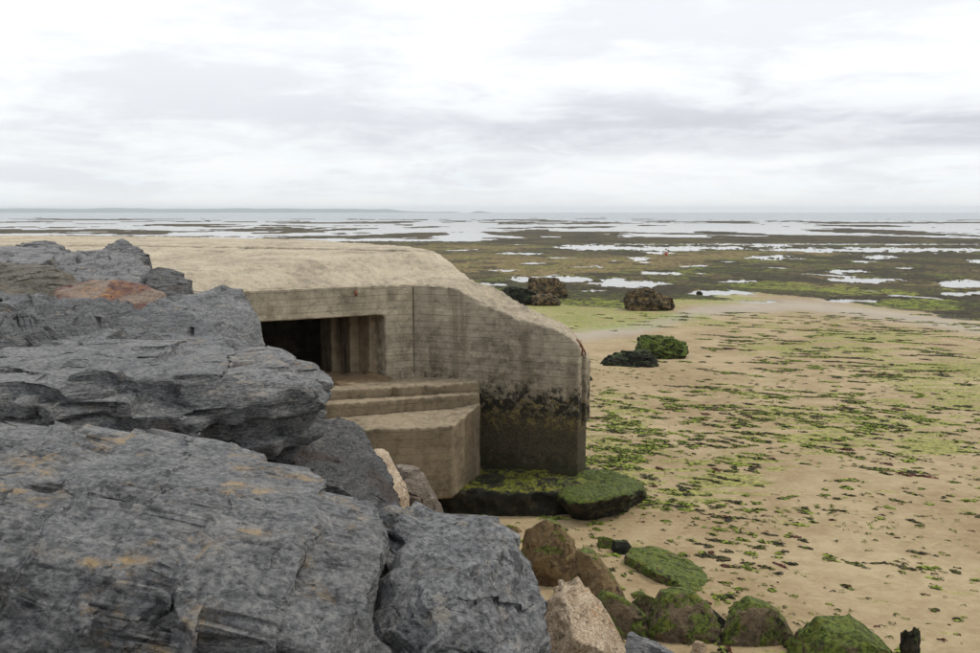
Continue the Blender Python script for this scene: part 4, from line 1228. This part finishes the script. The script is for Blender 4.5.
for r0, r1 in zip(rings[:-1], rings[1:]):
    for i in range(5):
        j = (i + 1) % 5
        bm.faces.new((r0[i], r1[i], r1[j], r0[j]))
bm.faces.new(rings[0][::-1]); bm.faces.new(rings[-1])
bmesh.ops.triangulate(bm, faces=bm.faces[:])
bmesh.ops.recalc_face_normals(bm, faces=bm.faces[:])
wing = remesh('wing_wall', bm, 0.032, 0.009, 0.06, 7, M_WING, bunker, WING, 0.06)

# apron: two sill steps over a splayed block
def lvl(px, py, z):
    return atz(px, py, z)[:2]


def leftward(p, q, d):
    v = (p - q) / np.linalg.norm(p - q)
    return p + v * d


a0, a1 = lvl(325, 390, 2.34), lvl(480.5, 381.5, 2.34)
b0, b1 = lvl(335, 403, 2.14), lvl(480, 393, 2.14)
c0_, c1_ = lvl(345, 416, 1.95), lvl(480.5, 402, 1.95)
f0_, f1_ = lvl(352, 430, 1.80), lvl(452, 426.5, 1.80)
bk0, bk1 = fp(5.5, -0.05), fp(-0.9, -0.1)
bm = bmesh.new(); add_prism(bm, [loc_so(p) for p in (bk1, bk0, leftward(a0, a1, 2.2), a1)], 1.2, [2.20, 2.20, 2.34, 2.34])
remesh('sill_step', bm, 0.036, 0.010, 0.035, 41, M_APR, bunker, FRONT)
bm = bmesh.new(); add_prism(bm, [loc_so(p) for p in (fp(-0.9, 0.15), fp(5.5, 0.15), leftward(b0, b1, 2.2), b1 - np.array([0.01, 0]))], 1.2, [2.09, 2.09, 2.13, 2.13])
remesh('sill_step', bm, 0.036, 0.010, 0.035, 42, M_APR, bunker, FRONT)
bm = bmesh.new()
poly = [fp(-0.9, 0.3), fp(5.5, 0.3), leftward(c0_, c1_, 2.4), leftward(f0_, f1_, 2.4), f1_, c1_]
add_prism(bm, [loc_so(p) for p in poly], 0.40, [1.95, 1.95, 1.95, 1.80, 1.80, 1.93])
remesh('apron_block', bm, 0.036, 0.010, 0.04, 43, M_APR, bunker, FRONT)

# footing: weed covered slab that the wing and the apron stand on
bm = bmesh.new()
add_hull(bm, [*(np.array([*lvl(px, py, 0.44), z]) for (px, py) in [(440, 490), (475, 491), (520, 493), (575, 491), (603, 485), (606, 474), (560, 452), (420, 455)] for z in (-0.4, 0.44))])
remesh('footing', bm, 0.04, 0.09, 0.16, 51, M_FOOT, bunker)

rsr = np.random.RandomState(9)
for k_ in range(16):
    s_, o_, r_ = rsr.uniform(0.75, 2.9), rsr.uniform(-0.9, 0.75), rsr.uniform(0.05, 0.17)
    c_ = np.array([*fp(s_, o_), 2.22 + 0.2 * r_])
    rock('rubble_stone', None, [c_ + rsr.normal(0, 1, 3) * np.array([r_ * 1.3, r_ * 1.3, r_ * 0.5]) for _ in range(12)], MAT_RUB, 4, 300 + k_, facet=0.03, nfac=10, parent=bunker)
bm = bmesh.new(); add_hull(bm, [(s_, o_, z_) for s_ in (0.7, 4.6) for (o_, z_) in ((-1.6, 2.14), (-0.5, 2.32), (0.3, 2.27), (0.85, 2.20), (0.85, 2.0), (-1.6, 2.0))])
remesh('sill_debris', bm, 0.036, 0.05, 0.04, 44, MAT_RUB, bunker, FRONT, 0.05)

# rust: iron pin under the roof edge, bent bars on the broken end of the wing
M_RUST = plain('rusty_iron', (0.15, 0.055, 0.022), 0.9, 0.5, 30)


def tube(name, pts, r, mat, parent=None, seg=8):
    bmx = bmesh.new()
    pts = [Vector(p) for p in pts]
    rings_ = []
    for i, p in enumerate(pts):
        d = (pts[min(i + 1, len(pts) - 1)] - pts[max(i - 1, 0)]).normalized()
        a = d.orthogonal().normalized(); b = d.cross(a)
        rr = r[i] if isinstance(r, (list, tuple)) else r
        rings_.append([bmx.verts.new(p + a * math.cos(t * 2 * math.pi / seg) * rr + b * math.sin(t * 2 * math.pi / seg) * rr) for t in range(seg)])
    for r0, r1 in zip(rings_[:-1], rings_[1:]):
        for i in range(seg):
            bmx.faces.new((r0[i], r0[(i + 1) % seg], r1[(i + 1) % seg], r1[i]))
    bmx.faces.new(rings_[0][::-1]); bmx.faces.new(rings_[-1])
    bmesh.ops.recalc_face_normals(bmx, faces=bmx.faces[:])
    me = bpy.data.meshes.new(name); bmx.to_mesh(me); bmx.free()
    for p in me.polygons: p.use_smooth = True
    return link(name, me, mat, parent)


pz = np.array([*fp(1.34, 0.0), TZ - 0.10])
tube('iron_pin', [pz - np.array([*NO * 0.05, 0]), pz + np.array([*NO * 0.05, 0]), pz + np.array([*NO * 0.07, -0.10])], 0.028, M_RUST, bunker)
e0 = CPT[:2] + W * 3.66
for k_, (o_, h0, h1) in enumerate([(0.16, 3.24, 2.9), (0.36, 3.1, 2.7)]):
    p = e0 + WB * o_ + W * 0.06
    tube('reinforcing_bar', [(p[0] - 0.05, p[1], h0), (p[0] + 0.05, p[1], h0 - 0.12), (p[0] + 0.075, p[1], 0.5 * (h0 + h1)), (p[0] + 0.06, p[1], h1)], 0.017, M_RUST, bunker)
bm = bmesh.new()
p0 = CPT[:2] + W * 3.72 + WB * 0.34
add_prism(bm, [p0, p0 + W * 0.10, p0 + W * 0.10 + WB * 0.3, p0 + WB * 0.3], 1.5, [2.95, 2.85, 2.8, 3.0])
remesh('broken_render', bm, 0.022, 0.014, 0.03, 61, M_CON, bunker)

# the rounded weed mound in front of the footing
rock('weed_mound', 'rounded green weed covered concrete lump at the corner of the bunker footing',
     [np.array([*lvl(px, py, 0.45), 0.45]) for (px, py) in [(565, 504), (600, 504), (628, 496), (646, 484), (628, 474), (585, 468), (550, 480)]]
     + [np.array([*lvl(px, py, -0.25), -0.25]) for (px, py) in [(575, 530), (606, 527), (634, 516), (645, 503), (640, 490), (590, 490)]],
     MAT['mound'], 6, 211, k=8, lump=0.07, facet=0.0, nfac=20, ledge=0.0, fine=0.06, cat='rock', cuts=0, warp=0.16)


# ------------------------------------------------------------------ stump
def stump():
    base = np.array([(933 - 490) / F * 11.55, 11.6, -0.42])
    root = bpy.data.objects.new('wooden_stump', None); COL.objects.link(root); root.location = base
    m = weedy('weedy_wood', rock=(0.04, 0.035, 0.02), rock2=(0.015, 0.014, 0.009), green=(0.045, 0.055, 0.01), cover=0.4, darkness=0.6)
    seg, rows = 40, 40
    V = []
    for j in range(rows):
        z = j / (rows - 1) * 0.86
        for i in range(seg):
            a = i / seg * 2 * math.pi
            r = 0.105 * (1 + 0.10 * math.sin(a * 3 + 1) + 0.06 * math.sin(a * 7 + z * 4)) * (1.15 - 0.18 * z)
            zz = z + (0.05 * math.sin(a * 2 + 0.6) + 0.05 * random.Random(i).random()) * (j / (rows - 1)) ** 8
            V.append((r * math.cos(a), r * math.sin(a), zz))
    V.append((0, 0, 0.80))
    V = np.array(V)
    V[:, :2] += 0.02 * np.stack([fbm(V * 9, 3, 5), fbm(V * 9 + 20, 3, 6)], 1) * 2
    Q = [(j * seg + i, j * seg + (i + 1) % seg, (j + 1) * seg + (i + 1) % seg, (j + 1) * seg + i) for j in range(rows - 1) for i in range(seg)]
    me = bpy.data.meshes.new('post')
    tris = [((rows - 1) * seg + i, (rows - 1) * seg + (i + 1) % seg, len(V) - 1) for i in range(seg)]
    me.from_pydata([tuple(v) for v in V], [], Q + tris)
    for p in me.polygons: p.use_smooth = True
    link('post', me, m, root)
    tube('splinter', [(0.02, 0, 0.78), (0.03, 0, 0.88), (0.045, 0.0, 0.97)], [0.03, 0.02, 0.003], m, root)
    tube('splinter', [(-0.05, 0, 0.80), (-0.055, 0, 0.87), (-0.05, 0.0, 0.91)], [0.03, 0.02, 0.004], m, root)
    tag(root, 'rotten weed blackened wooden stump with splintered top in the sand', 'stump')


stump()


# ------------------------------------------------------------------ people far out on the flats
def skin_person(name, label, px, py, h, top, bottom, group, bend=0.0, stride=0.12, face=0.0, water=False):
    g = ground_at(px, py)
    root = bpy.data.objects.new(name, None); COL.objects.link(root)
    root.location = (g[0], g[1], float(base_z(g[1])) + 0.05)
    root.rotation_euler = (0, 0, face)
    s = h / 1.72
    J = {'hip': (0, 0, .93), 'waist': (0, bend * .3, 1.08), 'chest': (0, bend * .7, 1.30), 'neck': (0, bend, 1.46), 'head': (0, bend * 1.1, 1.58), 'crown': (0, bend * 1.15, 1.68)}
    for sd, x in (('l', -1), ('r', 1)):
        st = stride * x
        J['th' + sd] = (.10 * x, 0, .88); J['kn' + sd] = (.11 * x, st * .6 + .04, .48); J['an' + sd] = (.11 * x, st - .02, .08); J['to' + sd] = (.12 * x, st + .17, .04)
        J['sh' + sd] = (.19 * x, bend * .85, 1.40); J['el' + sd] = (.27 * x, bend * .85 - st * .5, 1.12); J['wr' + sd] = (.27 * x, bend * .9 - st * .3 + .12, .90); J['ha' + sd] = (.26 * x, bend - st * .3 + .17, .82)
    E = [('hip', 'waist'), ('waist', 'chest'), ('chest', 'neck'), ('neck', 'head'), ('head', 'crown')]
    for sd in 'lr':
        E += [('hip', 'th' + sd), ('th' + sd, 'kn' + sd), ('kn' + sd, 'an' + sd), ('an' + sd, 'to' + sd), ('chest', 'sh' + sd), ('sh' + sd, 'el' + sd), ('el' + sd, 'wr' + sd), ('wr' + sd, 'ha' + sd)]
    R = {'hip': .14, 'waist': .125, 'chest': .15, 'neck': .06, 'head': .10, 'crown': .085, 'th': .09, 'kn': .062, 'an': .042, 'to': .035, 'sh': .065, 'el': .045, 'wr': .033, 'ha': .038}

    def grow(nm, keep, mat, fat=1.0):
        names = [k for k in J if k in keep]
        idx = {k: i for i, k in enumerate(names)}
        me = bpy.data.meshes.new('tmp')
        me.from_pydata([tuple(c * s for c in J[k]) for k in names], [(idx[a], idx[b]) for a, b in E if a in idx and b in idx], [])
        o = bpy.data.objects.new('tmp', me); COL.objects.link(o)
        o.modifiers.new('s', 'SKIN')
        sk = me.skin_vertices[0] if me.skin_vertices else None
        if sk is None:
            bmx = bmesh.new(); bmx.from_mesh(me); bmx.verts.layers.skin.verify(); bmx.to_mesh(me); bmx.free(); sk = me.skin_vertices[0]
        for k, i in idx.items():
            r = R.get(k, R.get(k[:2], .05)) * s * fat
            sk.data[i].radius = (r, r)
            sk.data[i].use_root = (i == 0)
        o.modifiers.new('d', 'SUBSURF').levels = 1
        dg = bpy.context.evaluated_depsgraph_get(); dg.update()
        m2 = bpy.data.meshes.new_from_object(o.evaluated_get(dg))
        bpy.data.objects.remove(o)
        m2.name = nm
        for p in m2.polygons: p.use_smooth = True
        return link(nm, m2, mat, root)
    grow('body', set(J), plain('skin_' + name, (0.38, 0.24, 0.17), 0.6, 0.1))
    grow('top', {'waist', 'chest', 'shl', 'shr', 'ell', 'elr'}, top, 1.18)
    grow('trousers', {'hip', 'thl', 'thr', 'knl', 'knr'}, bottom, 1.18)
    bmx = bmesh.new(); bmesh.ops.create_icosphere(bmx, subdivisions=2, radius=.112 * s)
    for v in bmx.verts:
        v.co.z = max(v.co.z, -.02 * s)
        v.co += Vector((0, bend * 1.1 * s - .02 * s, 1.62 * s))
    me = bpy.data.meshes.new('hair'); bmx.to_mesh(me); bmx.free()
    link('hair', me, plain('hair_' + name, (0.05, 0.035, 0.02), 0.8, 0.2), root)
    tag(root, label, 'person', group)


WHT = plain('white_cloth', (0.78, 0.78, 0.76), 0.85, 0.05)
RED = plain('red_cloth', (0.42, 0.04, 0.03), 0.85, 0.1)
DRK = plain('dark_cloth', (0.03, 0.03, 0.035), 0.85, 0.2)
BLU = plain('grey_cloth', (0.14, 0.15, 0.18), 0.85, 0.2)
GP = 'people out on the tidal flats'
skin_person('person', 'person in white top and red trousers walking on the weed flat', 666, 259.5, 1.72, WHT, RED, GP, bend=0.05, face=0.4)
skin_person('person', 'person in white top and dark trousers standing beside the long pool', 717, 250.2, 1.70, WHT, BLU, GP, face=-0.5, stride=0.05)
skin_person('person', 'dark clothed person standing far out near the tide line', 876.5, 223.2, 1.8, DRK, DRK, GP, face=0.2, stride=0.05)
skin_person('person', 'dark clothed person stooping on the far flats', 648, 224.2, 1.7, DRK, BLU, GP, bend=0.3, face=1.2)


# ------------------------------------------------------------------ stranded seaweed on the sand
def seaweed():
    rs = np.random.RandomState(77)
    N = 26000
    y = 11.3 + (62 - 11.3) * rs.rand(N) ** 0.9
    pxv = rs.uniform(430, 1200, N)
    x = (pxv - 490) / F * y
    PX, PY = project(x, y, base_z(y))
    den = 0.40 + 0.0 * PX
    def bl(cx_, cy_, a, b, v):
        q = ((PX - cx_) / a) ** 2 + ((PY - cy_) / b) ** 2
        return v * np.exp(-q)
    den += bl(615, 470, 55, 60, 1.2) + bl(650, 440, 90, 40, 0.4) + bl(760, 425, 100, 22, 0.55) + bl(920, 405, 110, 30, 0.45) + bl(690, 505, 90, 40, 0.45)
    den += bl(820, 470, 160, 50, 0.15) + bl(660, 510, 50, 30, 0.5) + bl(760, 540, 170, 60, 0.55) + bl(860, 600, 160, 50, 0.35) + bl(880, 345, 130, 30, 0.3)
    den *= np.where((PY < 392) & (PX < 700) & (PY > 333), 0.10, 1.0)
    den *= np.where((PY > 470) & (PX > 860), 0.6, 1.0)
    cl = fbm2(x[None, :] / 1.6, y[None, :] / 1.8, 3, 91)[0]
    cl2 = fbm2(x[None, :] / 6.0, y[None, :] / 8.0, 3, 97)[0]
    den *= np.clip(0.62 + 2.4 * cl + 0.9 * cl2, 0.05, 1.8)
    # candidates are even over the picture rather than the ground: thin the near, keep the far
    area = np.interp(y, [11, 14, 20, 30, 45, 62], [0.55, 0.60, 0.55, 0.42, 0.34, 0.30])
    keep = rs.rand(N) < den * 0.42 * area
    x, y, PX, PY = x[keep], y[keep], PX[keep], PY[keep]
    nbig_ = len(x)
    yf = 11.3 + 26 * rs.rand(9000) ** 1.2
    xf = (rs.uniform(430, 1150, 9000) - 490) / F * yf
    kf = rs.rand(9000) < 0.55 * np.clip(0.40 + 1.8 * fbm2(xf[None, :] / 2.5, yf[None, :] / 3.0, 3, 191)[0], 0.05, 1)
    x = np.concatenate([x, xf[kf]]); y = np.concatenate([y, yf[kf]])
    kinds = {'green': ([], []), 'dark': ([], []), 'red': ([], [])}
    for i in range(len(x)):
        far = np.clip((y[i] - 14) / 30, 0, 1)
        L = rs.lognormal(math.log(0.11 + 0.34 * far), 0.62)
        L = min(L, 2.0)
        if i >= nbig_: L = rs.uniform(0.03, 0.12)
        ang = math.radians(-36 + 10 * far + rs.normal(0, 14))
        ax = np.array([math.cos(ang), math.sin(ang)])
        nb = int(3 + L * rs.uniform(30, 75)) if i < nbig_ else rs.randint(1, 4)
        wdt = rs.uniform(0.012, 0.045) + 0.05 * far
        r = rs.rand()
        mixg = 0.9 if r < 0.42 else (0.6 if r < 0.72 else 0.12)
        redc = rs.rand() < 0.05
        for j in range(nb):
            u = rs.normal(0, 0.33) * L
            v = rs.normal(0, wdt) + 0.03 * math.sin(u * 9 + i)
            c = np.array([x[i], y[i]]) + ax * u + np.array([-ax[1], ax[0]]) * v
            a2 = ang + rs.normal(0, 0.38)
            ln = rs.uniform(0.05, 0.16) * (1 + 0.9 * far) * (1 if i < nbig_ else 0.75); wd_ = rs.uniform(0.008, 0.028) * (1 + 0.9 * far) * (1 if i < nbig_ else 0.35)
            kk = 'red' if redc else ('green' if rs.rand() < mixg else 'dark')
            Vv, Ff = kinds[kk]
            d = np.array([math.cos(a2), math.sin(a2)]); n_ = np.array([-d[1], d[0]])
            lift = rs.uniform(0.004, 0.022); bendv = rs.normal(0, 0.25)
            z0 = float(base_z(c[1])) + 0.085
            b0 = len(Vv)
            for t_, wv in ((-0.5, 0.35), (-0.15, 1.0), (0.2, 0.9), (0.5, 0.2)):
                m_ = c + d * t_ * ln + n_ * (t_ * t_) * bendv * ln
                zz = z0 + lift * (1 - (2 * t_) ** 2) + 0.004
                tw = rs.uniform(-0.012, 0.012)
                Vv.append((m_[0] + n_[0] * wd_ * wv, m_[1] + n_[1] * wd_ * wv, zz + tw))
                Vv.append((m_[0] - n_[0] * wd_ * wv, m_[1] - n_[1] * wd_ * wv, zz - tw))
            for q in range(3):
                Ff.append((b0 + q * 2, b0 + q * 2 + 1, b0 + q * 2 + 3, b0 + q * 2 + 2))
    mats = {'green': strand_mat('green_weed', [(0.0, (0.04, 0.055, 0.008)), (0.5, (0.115, 0.15, 0.016)), (1.0, (0.24, 0.28, 0.045))]),
            'dark': strand_mat('dark_weed', [(0.0, (0.012, 0.011, 0.006)), (0.6, (0.035, 0.034, 0.013)), (1.0, (0.08, 0.07, 0.025))]),
            'red': strand_mat('red_weed', [(0.0, (0.03, 0.012, 0.008)), (1.0, (0.10, 0.03, 0.02))])}
    labels = {'green': 'shreds of green sea lettuce stranded across the sand', 'dark': 'shreds of dark wrack stranded across the sand', 'red': 'few shreds of red brown weed on the sand'}
    names = {'green': 'green_seaweed', 'dark': 'dark_seaweed', 'red': 'red_seaweed'}
    tot = 0
    for k in kinds:
        V = np.array(kinds[k][0]); Q = np.array(kinds[k][1])
        tot += len(Q)
        # settle on the sand: follow the same undulation as the ground sheet
        gm = fbm2(V[None, :, 0] / 5.0, V[None, :, 1] / 8.0, 5, 7)[0] * 0.035 + fbm2(V[None, :, 0] / 16.0, V[None, :, 1] / 26.0, 5, 3)[0] * 0.05
        V[:, 2] += gm - 0.003
        o = link(names[k], np_mesh(names[k], V, Q), mats[k])
        tag(o, labels[k], 'seaweed', kind='stuff')
    print('seaweed quads', tot, 'streaks', len(x))


seaweed()

# ------------------------------------------------------------------ sea air
bm = bmesh.new()
bmesh.ops.create_cube(bm, size=1.0)
for v in bm.verts:
    v.co = Vector((v.co.x * 30000, 5900 + v.co.y * 12200, 24 + v.co.z * 68))
me = bpy.data.meshes.new('haze'); bm.to_mesh(me); bm.free()
m, t = new_mat('sea_air')
pv = t.n('ShaderNodeVolumePrincipled')
pv.inputs['Color'].default_value = (0.86, 0.93, 1.0, 1)
pv.inputs['Density'].default_value = 0.00012
pv.inputs['Anisotropy'].default_value = 0.1
t.n('ShaderNodeOutputMaterial', None, Volume=pv.outputs[0])
tag(link('haze', me, m), 'thin pale sea haze over the flats', 'haze', kind='stuff')
print('tris', sum(len(o.data.loops) - 2 * len(o.data.polygons) for o in bpy.data.objects if o.type == 'MESH'))
